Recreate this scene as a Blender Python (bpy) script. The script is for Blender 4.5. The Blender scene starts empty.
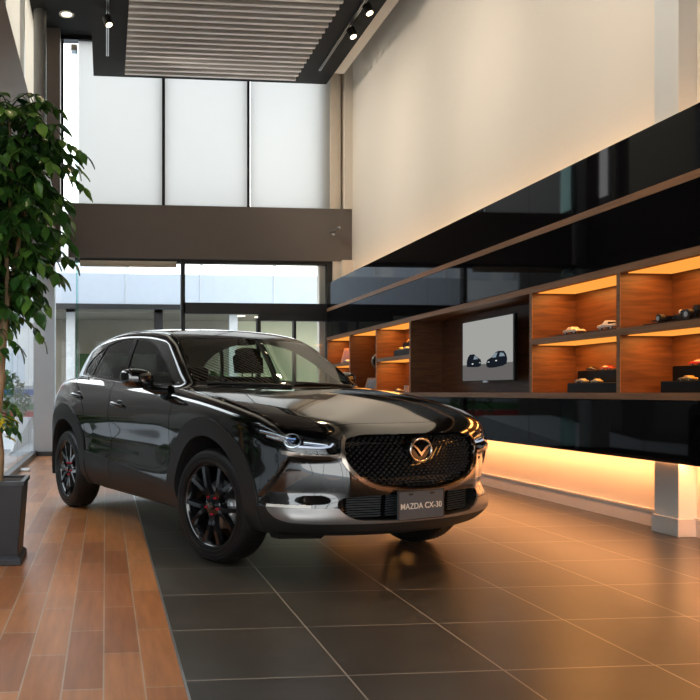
import bpy, math, random
import numpy as np
from mathutils import Vector, Matrix
PI = math.pi
COL = bpy.context.scene.collection
random.seed(7)
# ================= materials =================
MATS = {}
def pane(n, a, b, m):
    """thin glass pane, flat on the axis where a and b agree"""
    ax = [i for i in range(3) if a[i] == b[i]][0]; o = [i for i in range(3) if i != ax]; v = []
    for i, j in ((0, 0), (1, 0), (1, 1), (0, 1)):
        p = [0, 0, 0]; p[ax] = a[ax]; p[o[0]] = (a, b)[i][o[0]]; p[o[1]] = (a, b)[j][o[1]]; v.append(tuple(p))
    return MB().add(v, [(0, 1, 2, 3)]).build(n, m)
def mat(name, col, rough=.5, metal=0., coat=0., spec=.5, emit=None, estr=0., noise=None, bump=0., bscale=200., alpha=None):
    if name in MATS: return MATS[name]
    m = bpy.data.materials.new(name); m.use_nodes = True
    nt = m.node_tree; b = nt.nodes['Principled BSDF']
    b.inputs['Base Color'].default_value = (*col, 1); b.inputs['Roughness'].default_value = rough
    b.inputs['Metallic'].default_value = metal; b.inputs['Coat Weight'].default_value = coat
    b.inputs['Coat Roughness'].default_value = .02; b.inputs['Specular IOR Level'].default_value = spec
    if emit: b.inputs['Emission Color'].default_value = (*emit, 1); b.inputs['Emission Strength'].default_value = estr
    tc = nt.nodes.new('ShaderNodeTexCoord')
    nz = nt.nodes.new('ShaderNodeTexNoise'); nz.inputs['Scale'].default_value = noise[0] if noise else 6; nz.inputs['Detail'].default_value = 5
    nt.links.new(tc.outputs['Object'], nz.inputs['Vector'])
    mx = nt.nodes.new('ShaderNodeMixRGB'); mx.blend_type = 'MIX'
    k = noise[1] if noise else .06
    mx.inputs[1].default_value = (*[c*(1-k) for c in col], 1); mx.inputs[2].default_value = (*[min(1, c*(1+k)) for c in col], 1)
    nt.links.new(nz.outputs['Fac'], mx.inputs[0]); nt.links.new(mx.outputs[0], b.inputs['Base Color'])
    if bump:
        n2 = nt.nodes.new('ShaderNodeTexNoise'); n2.inputs['Scale'].default_value = bscale
        nt.links.new(tc.outputs['Object'], n2.inputs['Vector'])
        bp = nt.nodes.new('ShaderNodeBump'); bp.inputs['Strength'].default_value = bump; bp.inputs['Distance'].default_value = .002
        nt.links.new(n2.outputs['Fac'], bp.inputs['Height']); nt.links.new(bp.outputs[0], b.inputs['Normal'])
    MATS[name] = m; return m
def emat(name, col, s):
    m = bpy.data.materials.new(name); m.use_nodes = True; nt = m.node_tree
    nt.nodes.remove(nt.nodes['Principled BSDF']); e = nt.nodes.new('ShaderNodeEmission')
    e.inputs[0].default_value = (*col, 1); e.inputs[1].default_value = s
    nt.links.new(e.outputs[0], nt.nodes['Material Output'].inputs[0]); MATS[name] = m; return m
def glass(name, tint, rough=.0, ior=1.5):
    m = bpy.data.materials.new(name); m.use_nodes = True; nt = m.node_tree
    nt.nodes.remove(nt.nodes['Principled BSDF'])
    t = nt.nodes.new('ShaderNodeBsdfTransparent'); t.inputs[0].default_value = (*tint, 1)
    g = nt.nodes.new('ShaderNodeBsdfGlossy'); g.inputs['Roughness'].default_value = rough
    lw = nt.nodes.new('ShaderNodeLayerWeight'); lw.inputs[0].default_value = .5
    pw = nt.nodes.new('ShaderNodeMath'); pw.operation = 'POWER'; pw.inputs[1].default_value = 5; nt.links.new(lw.outputs['Facing'], pw.inputs[0])
    F_ = ((ior-1)/(ior+1))**2; f = nt.nodes.new('ShaderNodeMath'); f.operation = 'MULTIPLY_ADD'; f.inputs[1].default_value = 1-F_; f.inputs[2].default_value = F_; nt.links.new(pw.outputs[0], f.inputs[0])
    x = nt.nodes.new('ShaderNodeMixShader'); nt.links.new(f.outputs[0], x.inputs[0])
    nt.links.new(t.outputs[0], x.inputs[1]); nt.links.new(g.outputs[0], x.inputs[2])
    nt.links.new(x.outputs[0], nt.nodes['Material Output'].inputs[0]); MATS[name] = m; return m
def translucent(name, col, fac=.55):
    m = bpy.data.materials.new(name); m.use_nodes = True; nt = m.node_tree
    nt.nodes.remove(nt.nodes['Principled BSDF'])
    d = nt.nodes.new('ShaderNodeBsdfDiffuse'); d.inputs[0].default_value = (*col, 1)
    t = nt.nodes.new('ShaderNodeBsdfTranslucent'); t.inputs[0].default_value = (*col, 1)
    x = nt.nodes.new('ShaderNodeMixShader'); x.inputs[0].default_value = fac
    nt.links.new(d.outputs[0], x.inputs[1]); nt.links.new(t.outputs[0], x.inputs[2])
    nt.links.new(x.outputs[0], nt.nodes['Material Output'].inputs[0]); MATS[name] = m; return m
def wood(name, c1, c2, rough=.4, axis=(1, 12, 12), scale=3.):
    m = bpy.data.materials.new(name); m.use_nodes = True; nt = m.node_tree; b = nt.nodes['Principled BSDF']
    tc = nt.nodes.new('ShaderNodeTexCoord'); mp = nt.nodes.new('ShaderNodeMapping'); mp.inputs['Scale'].default_value = axis
    n = nt.nodes.new('ShaderNodeTexNoise'); n.inputs['Scale'].default_value = scale; n.inputs['Detail'].default_value = 8; n.inputs['Distortion'].default_value = .6
    r = nt.nodes.new('ShaderNodeValToRGB'); r.color_ramp.elements[0].position = .32; r.color_ramp.elements[1].position = .68
    r.color_ramp.elements[0].color = (*c1, 1); r.color_ramp.elements[1].color = (*c2, 1)
    nt.links.new(tc.outputs['Object'], mp.inputs[0]); nt.links.new(mp.outputs[0], n.inputs['Vector'])
    nt.links.new(n.outputs['Fac'], r.inputs[0]); nt.links.new(r.outputs[0], b.inputs['Base Color'])
    b.inputs['Roughness'].default_value = rough; MATS[name] = m; return m
# ================= mesh building =================
class MB:
    def __init__(s): s.v = []; s.f = []; s.mi = []; s.sm = []
    def add(s, v, f, mi=0, sm=False):
        o = len(s.v); s.v += [tuple(p) for p in v]; s.f += [tuple(o+i for i in q) for q in f]; s.mi += [mi]*len(f); s.sm += [sm]*len(f); return s
    def box(s, a, b, mi=0):
        x0, y0, z0 = a; x1, y1, z1 = b
        v = [(x0,y0,z0),(x1,y0,z0),(x1,y1,z0),(x0,y1,z0),(x0,y0,z1),(x1,y0,z1),(x1,y1,z1),(x0,y1,z1)]
        return s.add(v, [(0,3,2,1),(4,5,6,7),(0,1,5,4),(1,2,6,5),(2,3,7,6),(3,0,4,7)], mi)
    def frustum(s, c, ha, hb, z0, z1, mi=0):
        v = [(c[0]+sx*h, c[1]+sy*h, z) for h, z in ((ha, z0), (hb, z1)) for sx, sy in ((-1,-1),(1,-1),(1,1),(-1,1))]
        return s.add(v, [(0,3,2,1),(4,5,6,7),(0,1,5,4),(1,2,6,5),(2,3,7,6),(3,0,4,7)], mi)
    def prism(s, pts, axis, a, b, mi=0):
        # extrude a 2D outline along axis 0/1/2 from a to b
        def P(p, t):
            q = list(p); q.insert(axis, t); return tuple(q)
        n = len(pts); v = [P(p, a) for p in pts]+[P(p, b) for p in pts]
        f = [tuple(range(n))[::-1], tuple(range(n, 2*n))]+[(i, (i+1) % n, n+(i+1) % n, n+i) for i in range(n)]
        return s.add(v, f, mi)
    def tube(s, pts, r, n=10, mi=0, caps=True):
        pts = [Vector(p) for p in pts]; rr = r if isinstance(r, (list, tuple)) else [r]*len(pts)
        v = []; up = Vector((0, 0, 1)); pr = None
        for i, p in enumerate(pts):
            t = (pts[min(i+1, len(pts)-1)]-pts[max(i-1, 0)]).normalized()
            if pr is None:
                a = t.cross(up if abs(t.z) < .95 else Vector((1, 0, 0))).normalized()
            else:
                a = (pr-t*pr.dot(t)).normalized()
            pr = a; b = t.cross(a)
            v += [p+(a*math.cos(2*PI*k/n)+b*math.sin(2*PI*k/n))*rr[i] for k in range(n)]
        f = [(i*n+k, i*n+(k+1) % n, (i+1)*n+(k+1) % n, (i+1)*n+k) for i in range(len(pts)-1) for k in range(n)]
        if caps: f += [tuple(range(n))[::-1], tuple(range((len(pts)-1)*n, len(pts)*n))]
        return s.add(v, f, mi, True)
    def lathe(s, prof, n=48, axis='z', c=(0, 0, 0), mi=0, sm=True, closed=False):
        # prof: (radius, height)
        v = []
        for r, h in prof:
            for k in range(n):
                a = 2*PI*k/n; p = (r*math.cos(a), r*math.sin(a), h)
                if axis == 'y': p = (p[0], h, p[1])
                if axis == 'x': p = (h, p[0], p[1])
                v.append((p[0]+c[0], p[1]+c[1], p[2]+c[2]))
        m = len(prof); f = [(i*n+k, i*n+(k+1) % n, ((i+1) % m)*n+(k+1) % n, ((i+1) % m)*n+k) for i in range(m if closed else m-1) for k in range(n)]
        return s.add(v, f, mi, sm)
    def ball(s, c, r, n=16, m=10, mi=0):
        rx, ry, rz = r if isinstance(r, (tuple, list)) else (r, r, r)
        v = [(c[0]+rx*math.sin(PI*i/m)*math.cos(2*PI*k/n), c[1]+ry*math.sin(PI*i/m)*math.sin(2*PI*k/n), c[2]+rz*math.cos(PI*i/m)) for i in range(m+1) for k in range(n)]
        f = [(i*n+k, (i+1)*n+k, (i+1)*n+(k+1) % n, i*n+(k+1) % n) for i in range(m) for k in range(n)]
        return s.add(v, f, mi, True)
    def build(s, name, mats, parent=None, bevel=0., fixn=True, loc=None, auto=True):
        me = bpy.data.meshes.new(name); me.from_pydata([tuple(p) for p in s.v], [], s.f)
        for m in (mats if isinstance(mats, (list, tuple)) else [mats]): me.materials.append(m)
        me.polygons.foreach_set('material_index', s.mi); me.polygons.foreach_set('use_smooth', s.sm)
        if fixn:
            import bmesh
            bm = bmesh.new(); bm.from_mesh(me); bmesh.ops.recalc_face_normals(bm, faces=bm.faces); bm.to_mesh(me); bm.free()
        if any(s.sm): me.set_sharp_from_angle(angle=math.radians(40)) if hasattr(me, 'set_sharp_from_angle') else None
        me.update()
        o = bpy.data.objects.new(name, me); COL.objects.link(o)
        if parent: o.parent = parent
        if loc: o.location = loc
        if bevel:
            md = o.modifiers.new('bevel', 'BEVEL'); md.width = bevel; md.segments = 2; md.limit_method = 'ANGLE'
        return o
def tag(o, label, cat, group=None, kind=None):
    o['label'] = label; o['category'] = cat
    if group: o['group'] = group
    if kind: o['kind'] = kind
    return o
def thing(name, label, cat, loc=(0, 0, 0), rz=0, group=None):
    o = bpy.data.objects.new(name, None); COL.objects.link(o); o.location = loc; o.rotation_euler = (0, 0, rz)
    o.empty_display_size = .1
    return tag(o, label, cat, group)
def struct(o): o['kind'] = 'structure'; return o
def copy_tree(o, loc=None, rz=None, label=None, group=None, parent=None):
    c = o.copy(); COL.objects.link(c)
    if parent: c.parent = parent
    if loc: c.location = loc
    if rz is not None: c.rotation_euler = (0, 0, rz)
    if label: c['label'] = label
    if group: c['group'] = group
    for ch in list(o.children): copy_tree(ch, parent=c)
    return c
def area(name, loc, size, power, col, rot=(0, 0, 0), portal=False, spread=None):
    l = bpy.data.lights.new(name, 'AREA'); l.shape = 'RECTANGLE'; l.size, l.size_y = size; l.energy = power; l.color = col
    if spread: l.spread = spread
    o = bpy.data.objects.new(name, l); COL.objects.link(o); o.location = loc; o.rotation_euler = rot
    if portal: l.cycles.is_portal = True
    return o
def text(name, body, size, m, parent, M, spacing=1., extrude=.001):
    cu = bpy.data.curves.new(name, 'FONT'); cu.body = body; cu.size = size; cu.align_x = 'CENTER'; cu.align_y = 'CENTER'; cu.extrude = extrude; cu.offset = .0002; cu.space_character = spacing
    cu.materials.append(m); t_ = bpy.data.objects.new('tmp', cu); COL.objects.link(t_); me = bpy.data.meshes.new_from_object(t_.evaluated_get(bpy.context.evaluated_depsgraph_get())); bpy.data.objects.remove(t_); o = bpy.data.objects.new(name, me); COL.objects.link(o); o.parent = parent; o.matrix_local = M; return o
import numpy as np
# ---------- smooth helper curves ----------
class Spl:
    """natural cubic spline with linear ends"""
    def __init__(s, pts, even=False):
        if even:
            pts = [(-a, b) for a, b in reversed(pts) if a > 0] + list(pts)
        pts = sorted(pts)
        s.x = np.array([p[0] for p in pts], float); s.y = np.array([p[1] for p in pts], float)
        n = len(pts); h = np.diff(s.x); A = np.eye(n); r = np.zeros(n)
        for i in range(1, n-1):
            A[i, i-1] = h[i-1]; A[i, i] = 2*(h[i-1]+h[i]); A[i, i+1] = h[i]
            r[i] = 6*((s.y[i+1]-s.y[i])/h[i]-(s.y[i]-s.y[i-1])/h[i-1])
        s.m = np.linalg.solve(A, r); s.h = h
        s.s0 = (s.y[1]-s.y[0])/h[0]-h[0]*(2*s.m[0]+s.m[1])/6
        s.s1 = (s.y[-1]-s.y[-2])/h[-1]+h[-1]*(2*s.m[-1]+s.m[-2])/6
    def __call__(s, t):
        t = np.asarray(t, float); i = np.clip(np.searchsorted(s.x, t)-1, 0, len(s.h)-1)
        tc = np.clip(t, s.x[0], s.x[-1]); h = s.h[i]
        a = (s.x[i+1]-tc)/h; b = (tc-s.x[i])/h
        v = a*s.y[i]+b*s.y[i+1]+((a**3-a)*s.m[i]+(b**3-b)*s.m[i+1])*h*h/6
        return v+np.minimum(t-s.x[0], 0)*s.s0+np.maximum(t-s.x[-1], 0)*s.s1
def smax(a, b, r):
    return np.minimum(np.maximum(a, b), -r)+np.hypot(np.maximum(a+r, 0), np.maximum(b+r, 0))
def smin(a, b, r): return -smax(-a, -b, r)
def sstep(a, b, t):
    t = np.clip((t-a)/(b-a), 0, 1); return t*t*(3-2*t)
T0 = Spl([(-2.3,1.08),(-2.0,1.15),(-1.5,1.185),(-1.0,1.17),(-.5,1.15),(0,1.13),(.6,1.105),(.95,1.082),(1.2,1.058),(1.43,1.026),(1.7,.972),(1.9,.915),(2.05,.862),(2.15,.815),(2.3,.72)])
DROP = Spl([(0,0),(.3,.0),(.5,.002),(.65,.008),(.8,.035),(.95,.09)], even=True)
WZ = Spl([(.18,.75),(.26,.808),(.36,.866),(.5,.882),(.62,.878),(.75,.880),(.86,.882),(.93,.866),(1.0,.838),(1.06,.803),(1.15,.76),(1.25,.70)])
DW = Spl([(-2.2,-.16),(-2.0,-.075),(-1.75,-.018),(-1.33,.010),(-.9,.0),(-.4,-.012),(.2,-.014),(.8,-.003),(1.33,.010),(1.6,-.006),(1.85,-.05),(2.05,-.11),(2.2,-.18)])
F0 = Spl([(.18,2.09),(.24,2.15),(.30,2.20),(.40,2.222),(.47,2.232),(.55,2.240),(.62,2.232),(.72,2.20),(.80,2.165),(.88,2.10),(.95,2.02),(1.1,1.8)])
CF = Spl([(0,0),(.2,.012),(.4,.05),(.55,.10),(.68,.17),(.78,.26),(.86,.40),(.92,.6)], even=True)
CS = Spl([(.2,1.5),(.27,1.22),(.335,.98),(.42,1.10),(.52,1.12),(.65,1.0),(.75,.84),(.9,.84)])
R0 = Spl([(.18,-1.98),(.3,-2.07),(.5,-2.12),(.7,-2.13),(.9,-2.12),(1.0,-2.11),(1.1,-2.08),(1.2,-2.03)])
CR = Spl([(0,0),(.3,.015),(.5,.05),(.68,.11),(.78,.19),(.86,.34),(.92,.5)], even=True)
ROOF = Spl([(-2.2,1.34),(-1.9,1.43),(-1.6,1.50),(-1.2,1.552),(-.8,1.578),(-.4,1.573),(0,1.545),(.3,1.50),(.6,1.43),(.9,1.33)])
RD = Spl([(0,0),(.3,.008),(.5,.025),(.65,.055),(.8,.10)], even=True)
GZ = Spl([(.9,.79),(1.0,.768),(1.1,.752),(1.2,.72),(1.3,.682),(1.42,.63),(1.55,.565)])
DG = Spl([(-2.2,-.26),(-1.9,-.17),(-1.5,-.08),(-1.0,-.025),(-.5,-.003),(0,0),(.4,-.004),(.8,-.02),(1.1,-.05)])
XW = Spl([(1.0,1.18),(1.1,1.02),(1.2,.855),(1.3,.683),(1.4,.503),(1.5,.308),(1.55,.20)])
XB = Spl([(1.0,-2.13),(1.1,-2.07),(1.2,-1.99),(1.3,-1.89),(1.4,-1.77),(1.5,-1.62)])
def nrm(fn, x, y, z, e=2e-3):
    v = fn(x, y, z)
    gx = (fn(x+e, y, z)-v)/e; gy = (fn(x, y+e, z)-v)/e; gz = (fn(x, y, z+e)-v)/e
    return v/np.sqrt(gx*gx+gy*gy+gz*gz+1e-9)
def t_top(x, y, z): return z-(T0(x)-DROP(y))
def t_side(x, y, z):
    # door concavity fades at the wheel bulges
    w = WZ(z)+DW(x)
    c = -.016*np.exp(-((z-.66)/.11)**2)*sstep(1.0, .6, np.abs(x+.1))
    return y-(w+c)
def t_front(x, y, z):
    # shallow scoop in the bumper corner
    d = .030*sstep(0, .03, ((.735-y)*.23+(z-.66)*-.09+.0)/.247+.03)*sstep(.70, .655, z)*sstep(.46, .60, y)*sstep(.42, .50, z)
    return x-(F0(z)-CF(y)*CS(z)-d)
def t_rear(x, y, z): return (R0(z)+CR(y))-x
def t_roof(x, y, z): return z-(ROOF(x)-RD(y))
def t_gs(x, y, z): return y-(GZ(z)+DG(x))
def t_ws(x, y, z): return x-(XW(z)-(.26+.22*(1.5-z)/.45)*y*y)
def t_bk(x, y, z): return (XB(z)+.28*y*y)-x
def f_body(x, y, z):
    y = np.abs(y)
    lo = smax(nrm(t_top, x, y, z), nrm(t_side, x, y, z), .06)
    lo = smax(lo, nrm(t_front, x, y, z), .035)
    lo = smax(lo, nrm(t_rear, x, y, z), .05)
    lo = smax(lo, .252-z, .03)
    gr = smax(nrm(t_roof, x, y, z), nrm(t_gs, x, y, z), .05)
    gr = smax(gr, nrm(t_ws, x, y, z), .05)
    gr = smax(gr, nrm(t_bk, x, y, z), .06)
    gr = np.maximum(gr, .9-z)
    return smin(lo, gr, .025)
def grad(f, P, e=1e-3):
    x, y, z = P.T
    return np.stack([f(x+e, y, z)-f(x-e, y, z), f(x, y+e, z)-f(x, y-e, z), f(x, y, z+e)-f(x, y, z-e)], 1)/(2*e)
def surface_nets(f, lo, hi, h):
    ax = [np.arange(a, b+h, h) for a, b in zip(lo, hi)]
    X, Y, Z = np.meshgrid(*ax, indexing='ij')
    val = np.empty(X.shape)
    for i in range(0, X.shape[0], 16): val[i:i+16] = f(X[i:i+16], Y[i:i+16], Z[i:i+16])
    s = val < 0; nx, ny, nz = [n-1 for n in val.shape]
    cnt = np.zeros((nx, ny, nz), int)
    for a in (0, 1):
        for b in (0, 1):
            for c in (0, 1): cnt += s[a:a+nx, b:b+ny, c:c+nz]
    act = (cnt > 0) & (cnt < 8)
    idx = -np.ones(act.shape, int); idx[act] = np.arange(act.sum())
    I, J, K = np.nonzero(act)
    P = np.stack([ax[0][I]+h/2, ax[1][J]+h/2, ax[2][K]+h/2], 1)
    acc = np.zeros_like(P); n = np.zeros(len(P))
    base = np.stack([ax[0][I], ax[1][J], ax[2][K]], 1)
    corners = [(a, b, c) for a in (0, 1) for b in (0, 1) for c in (0, 1)]
    for c in corners:
        for d in range(3):
            if c[d]: continue
            e = list(c); e[d] = 1
            v0 = val[I+c[0], J+c[1], K+c[2]]; v1 = val[I+e[0], J+e[1], K+e[2]]
            m = (v0 < 0) != (v1 < 0); t = np.where(m, v0/np.where(m, v0-v1, 1), 0)
            q = base+np.array(c)*h; q[:, d] += t*h
            acc[m] += q[m]; n[m] += 1
    P = acc/n[:, None]
    for _ in range(3):
        g = grad(f, P); v = f(*P.T); g2 = (g*g).sum(1)+1e-9
        P = P-np.clip(v/g2, -h, h)[:, None]*g
    N = grad(f, P); N /= np.linalg.norm(N, axis=1)[:, None]+1e-9
    quads = []
    # for every sign-changing grid edge along axis d emit a quad
    for d in range(3):
        o = [k for k in range(3) if k != d]
        sl0 = [slice(1, -1)]*3; sl1 = [slice(1, -1)]*3
        sl0[d] = slice(0, -1); sl1[d] = slice(1, None)
        a, b = s[tuple(sl0)], s[tuple(sl1)]
        G = np.array(np.nonzero(a != b)); ins = a[tuple(G)]
        G[o[0]] += 1; G[o[1]] += 1
        def cell(da, db):
            g = G.copy(); g[o[0]] -= da; g[o[1]] -= db
            return idx[tuple(g)]
        q = np.stack([cell(1, 1), cell(0, 1), cell(0, 0), cell(1, 0)], 1)
        flip = ins if d != 1 else ~ins
        q[~flip] = q[~flip][:, ::-1]
        quads.append(q)
    Q = np.concatenate(quads); Q = Q[(Q >= 0).all(1)]
    # split along the shorter diagonal
    d0 = np.linalg.norm(P[Q[:, 0]]-P[Q[:, 2]], axis=1); d1 = np.linalg.norm(P[Q[:, 1]]-P[Q[:, 3]], axis=1)
    m = d0 <= d1
    A = Q[m]; B = Q[~m]
    T = np.concatenate([A[:, [0, 1, 2]], A[:, [0, 2, 3]], B[:, [0, 1, 3]], B[:, [1, 2, 3]]])
    return P, N, T
# ================= setting =================
TH = math.atan((178-105.5)/790.)
cam_d = bpy.data.cameras.new('camera'); cam = bpy.data.objects.new('camera', cam_d); COL.objects.link(cam)
cam.location = (0, 0, 1.04); cam.rotation_euler = (PI/2, 0, -TH)
cam_d.sensor_width = 36; cam_d.lens = 790/700*36; cam_d.shift_x = (350-178)/700; cam_d.shift_y = 42/700; cam_d.clip_start = .05
bpy.context.scene.camera = cam
sc = bpy.context.scene
sc.view_settings.view_transform = 'Standard'; sc.view_settings.look = 'None'; sc.view_settings.gamma = 1; sc.view_settings.use_curve_mapping = False
sc.view_settings.exposure = 0.50
w = bpy.data.worlds.new('world'); sc.world = w; w.use_nodes = True
wn = w.node_tree; bg = wn.nodes['Background']
tc = wn.nodes.new('ShaderNodeTexCoord'); sx = wn.nodes.new('ShaderNodeSeparateXYZ'); wr = wn.nodes.new('ShaderNodeValToRGB')
wn.links.new(tc.outputs['Generated'], sx.inputs[0]); wn.links.new(sx.outputs['Z'], wr.inputs[0]); wn.links.new(wr.outputs[0], bg.inputs[0])
wr.color_ramp.elements[0].color = (1, .98, .95, 1); wr.color_ramp.elements[1].color = (.86, .93, 1, 1); wr.color_ramp.elements[1].position = .9
bg.inputs[1].default_value = 3.1

WALLX, LEFTX, BACKY, FRONTY, CEIL, BND = 4.23, -1.15, 13.4, -3.5, 7.0, .283
def floor_mat(name, tile, size, origin, c1, c2, mortar, msize, rough, swap=False, grain=None, offset=0., rvar=.1, spec=.5):
    m = bpy.data.materials.new(name); m.use_nodes = True; nt = m.node_tree; b = nt.nodes['Principled BSDF']
    tc = nt.nodes.new('ShaderNodeTexCoord'); mp = nt.nodes.new('ShaderNodeMapping')
    mp.inputs['Location'].default_value = (-origin[0], -origin[1], 0) if not swap else (-origin[1], -origin[0], 0)
    src = tc.outputs['Object']
    if swap:
        s = nt.nodes.new('ShaderNodeSeparateXYZ'); c = nt.nodes.new('ShaderNodeCombineXYZ')
        nt.links.new(src, s.inputs[0]); nt.links.new(s.outputs[1], c.inputs[0]); nt.links.new(s.outputs[0], c.inputs[1]); src = c.outputs[0]
    nt.links.new(src, mp.inputs[0])
    br = nt.nodes.new('ShaderNodeTexBrick'); br.offset = offset; br.offset_frequency = 2; br.squash = 1
    br.inputs['Scale'].default_value = 1; br.inputs['Brick Width'].default_value = size[0]; br.inputs['Row Height'].default_value = size[1]
    br.inputs['Mortar Size'].default_value = msize; br.inputs['Mortar Smooth'].default_value = .1; br.inputs['Bias'].default_value = 0
    br.inputs['Color1'].default_value = (*c1, 1); br.inputs['Color2'].default_value = (*c2, 1); br.inputs['Mortar'].default_value = (*mortar, 1)
    nt.links.new(mp.outputs[0], br.inputs['Vector'])
    n = nt.nodes.new('ShaderNodeTexNoise'); n.inputs['Detail'].default_value = 3
    g = nt.nodes.new('ShaderNodeMapping'); g.inputs['Scale'].default_value = grain or (3, 3, 3); nt.links.new(mp.outputs[0], g.inputs[0]); nt.links.new(g.outputs[0], n.inputs['Vector']); n.inputs['Scale'].default_value = 1
    n.inputs['Distortion'].default_value = .0; n.inputs['Roughness'].default_value = .6
    mr = nt.nodes.new('ShaderNodeMapRange'); mr.inputs[1].default_value = .3; mr.inputs[2].default_value = .7; mr.inputs[3].default_value = .82; mr.inputs[4].default_value = 1.16
    nt.links.new(n.outputs['Fac'], mr.inputs[0])
    mu = nt.nodes.new('ShaderNodeMixRGB'); mu.blend_type = 'MULTIPLY'; mu.inputs[0].default_value = 1
    nt.links.new(br.outputs['Color'], mu.inputs[1]); nt.links.new(mr.outputs[0], mu.inputs[2])
    nt.links.new(mu.outputs[0], b.inputs['Base Color'])
    r2 = nt.nodes.new('ShaderNodeMapRange'); r2.inputs[1].default_value = .3; r2.inputs[2].default_value = .7; r2.inputs[3].default_value = rough-rvar; r2.inputs[4].default_value = rough+rvar
    nt.nodes.remove(r2); b.inputs['Roughness'].default_value = rough
    b.inputs['Specular IOR Level'].default_value = spec
    bp = nt.nodes.new('ShaderNodeBump'); bp.inputs['Strength'].default_value = .25; bp.inputs['Distance'].default_value = .002
    inv = nt.nodes.new('ShaderNodeMath'); inv.operation = 'SUBTRACT'; inv.inputs[0].default_value = 1; nt.links.new(br.outputs['Fac'], inv.inputs[1])
    ad = nt.nodes.new('ShaderNodeMath'); ad.operation = 'MULTIPLY_ADD'; ad.inputs[1].default_value = .0; nt.links.new(n.outputs['Fac'], ad.inputs[0]); nt.links.new(inv.outputs[0], ad.inputs[2])
    MATS[name] = m; return m
m_tile = floor_mat('slate_tile', 1, (.6, .6), (BND, .43), (.038, .034, .029), (.052, .047, .039), (.30, .27, .23), .0037, .32, grain=(2.5, 2.5, 2.5), rvar=.08, spec=.55)
m_plank = floor_mat('wood_plank_tile', 1, (.68, .145), (BND, .06), (.24, .080, .022), (.42, .170, .055), (.36, .27, .19), .0032, .305, swap=True, grain=(3.0, 26, 1), offset=.45, rvar=.03, spec=.4)
m_cream = mat('cream_plaster', (.88, .81, .71), .9, bump=.15, bscale=300, noise=(.7, .04))
m_white = mat('white_paint', (.80, .79, .76), .6, noise=(2, .03))
m_brown = mat('brown_panel', (.17, .145, .128), .55, noise=(3, .06))
m_black = mat('black_ceiling_paint', (.007, .0065, .006), .8)
m_frame = mat('black_window_frame', (.012, .012, .013), .35)
m_grey = mat('grey_column_paint', (.50, .53, .56), .5)
m_blind = translucent('white_roller_blind', (.63, .62, .60), .6)
m_blind2 = translucent('cream_roller_blind', (.80, .72, .58), .5)
m_beige = mat('beige_fabric', (.70, .62, .50), .9)
m_win = glass('window_glass', (.93, .97, .98))
m_fin = glass('green_edge_glass', (.72, .92, .90))
m_metal = mat('brushed_aluminium', (.55, .56, .57), .3, metal=1)
m_gloss = mat('black_back_painted_glass', (.004, .004, .005), .03, spec=.09)
# floors
struct(MB().box((BND, FRONTY, -.1), (WALLX, BACKY+.15, 0)).build('floor', m_tile))
struct(MB().box((LEFTX-.2, FRONTY, -.1), (BND, BACKY+.15, 0)).build('floor', m_plank))
struct(MB().box((BND-.005, FRONTY, 0), (BND+.005, BACKY, .003)).build('trim_1', m_metal))
# right wall, skirting, column
struct(MB().box((WALLX, FRONTY, 0), (WALLX+.2, BACKY+.15, CEIL)).build('wall_right', m_cream))
m_skirt = mat('white_skirting', (.74, .70, .66), .4)
struct(MB().box((WALLX-.02, FRONTY, 0), (WALLX, BACKY, .13)).box((WALLX-.026, FRONTY, .118), (WALLX, BACKY, .135)).build('baseboard_right', m_skirt))
struct(MB().box((4.09, 5.31, 0), (WALLX, 5.56, .555)).build('column', m_white)); struct(MB().box((4.09, 5.31, 2.905), (WALLX, 5.56, CEIL)).build('column', m_white))
struct(MB().box((4.075, 5.295, 0), (WALLX, 5.575, .13)).build('baseboard_right', m_skirt, bevel=.004))
# ceiling, dropped panel, side bulkhead
struct(MB().box((LEFTX-.2, FRONTY, CEIL), (WALLX+.2, BACKY+.15, CEIL+.2)).build('ceiling', m_black))
struct(MB().box((-.20, FRONTY, 6.30), (3.76, 13.22, 6.42)).build('ceiling_panel', m_black))
struct(MB().box((3.76, FRONTY, 6.36), (3.97, 12.9, 6.62)).build('ceiling_bulkhead', m_cream))
# back wall: spandrel beam, pilasters, blinds, frames
struct(MB().box((-.62, 13.28, 3.29), (WALLX, 13.60, 4.19)).build('wall_back', m_brown))
struct(MB().box((3.70, 13.45, 0), (WALLX, 13.6, CEIL)).box((3.98, 13.36, 4.19), (4.05, 13.45, CEIL)).box((4.09, 13.25, 4.19), (WALLX, 13.45, CEIL)).box((3.90, 13.3, 2.9), (4.04, 13.45, 3.30)).box((4.04, 13.2, 2.9), (WALLX, 13.45, 3.30)).build('wall_back', m_cream))
struct(MB().box((3.86, 13.30, 4.19), (3.97, 13.46, CEIL)).build('trim_2', mat('taupe_paint', (.82, .72, .60), .6)))
# left corner columns
struct(MB().box((-1.17, 13.05, 0), (-.83, 13.4, 3.22)).build('column', m_grey))
struct(MB().box((-1.17, 12.95, 0), (-.80, 13.42, .07)).build('baseboard_left', m_frame))
struct(MB().box((-.98, 13.05, 3.22), (-.74, 13.4, CEIL)).build('column', mat('brown_column', (.16, .13, .115), .5)))
cy = MB(); cy.lathe([(.10, 4.1), (.10, CEIL)], 32, c=(-1.02, 12.5, 0)); struct(cy.build('column', mat('grey_round_column', (.20, .20, .20), .4)))
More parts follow.
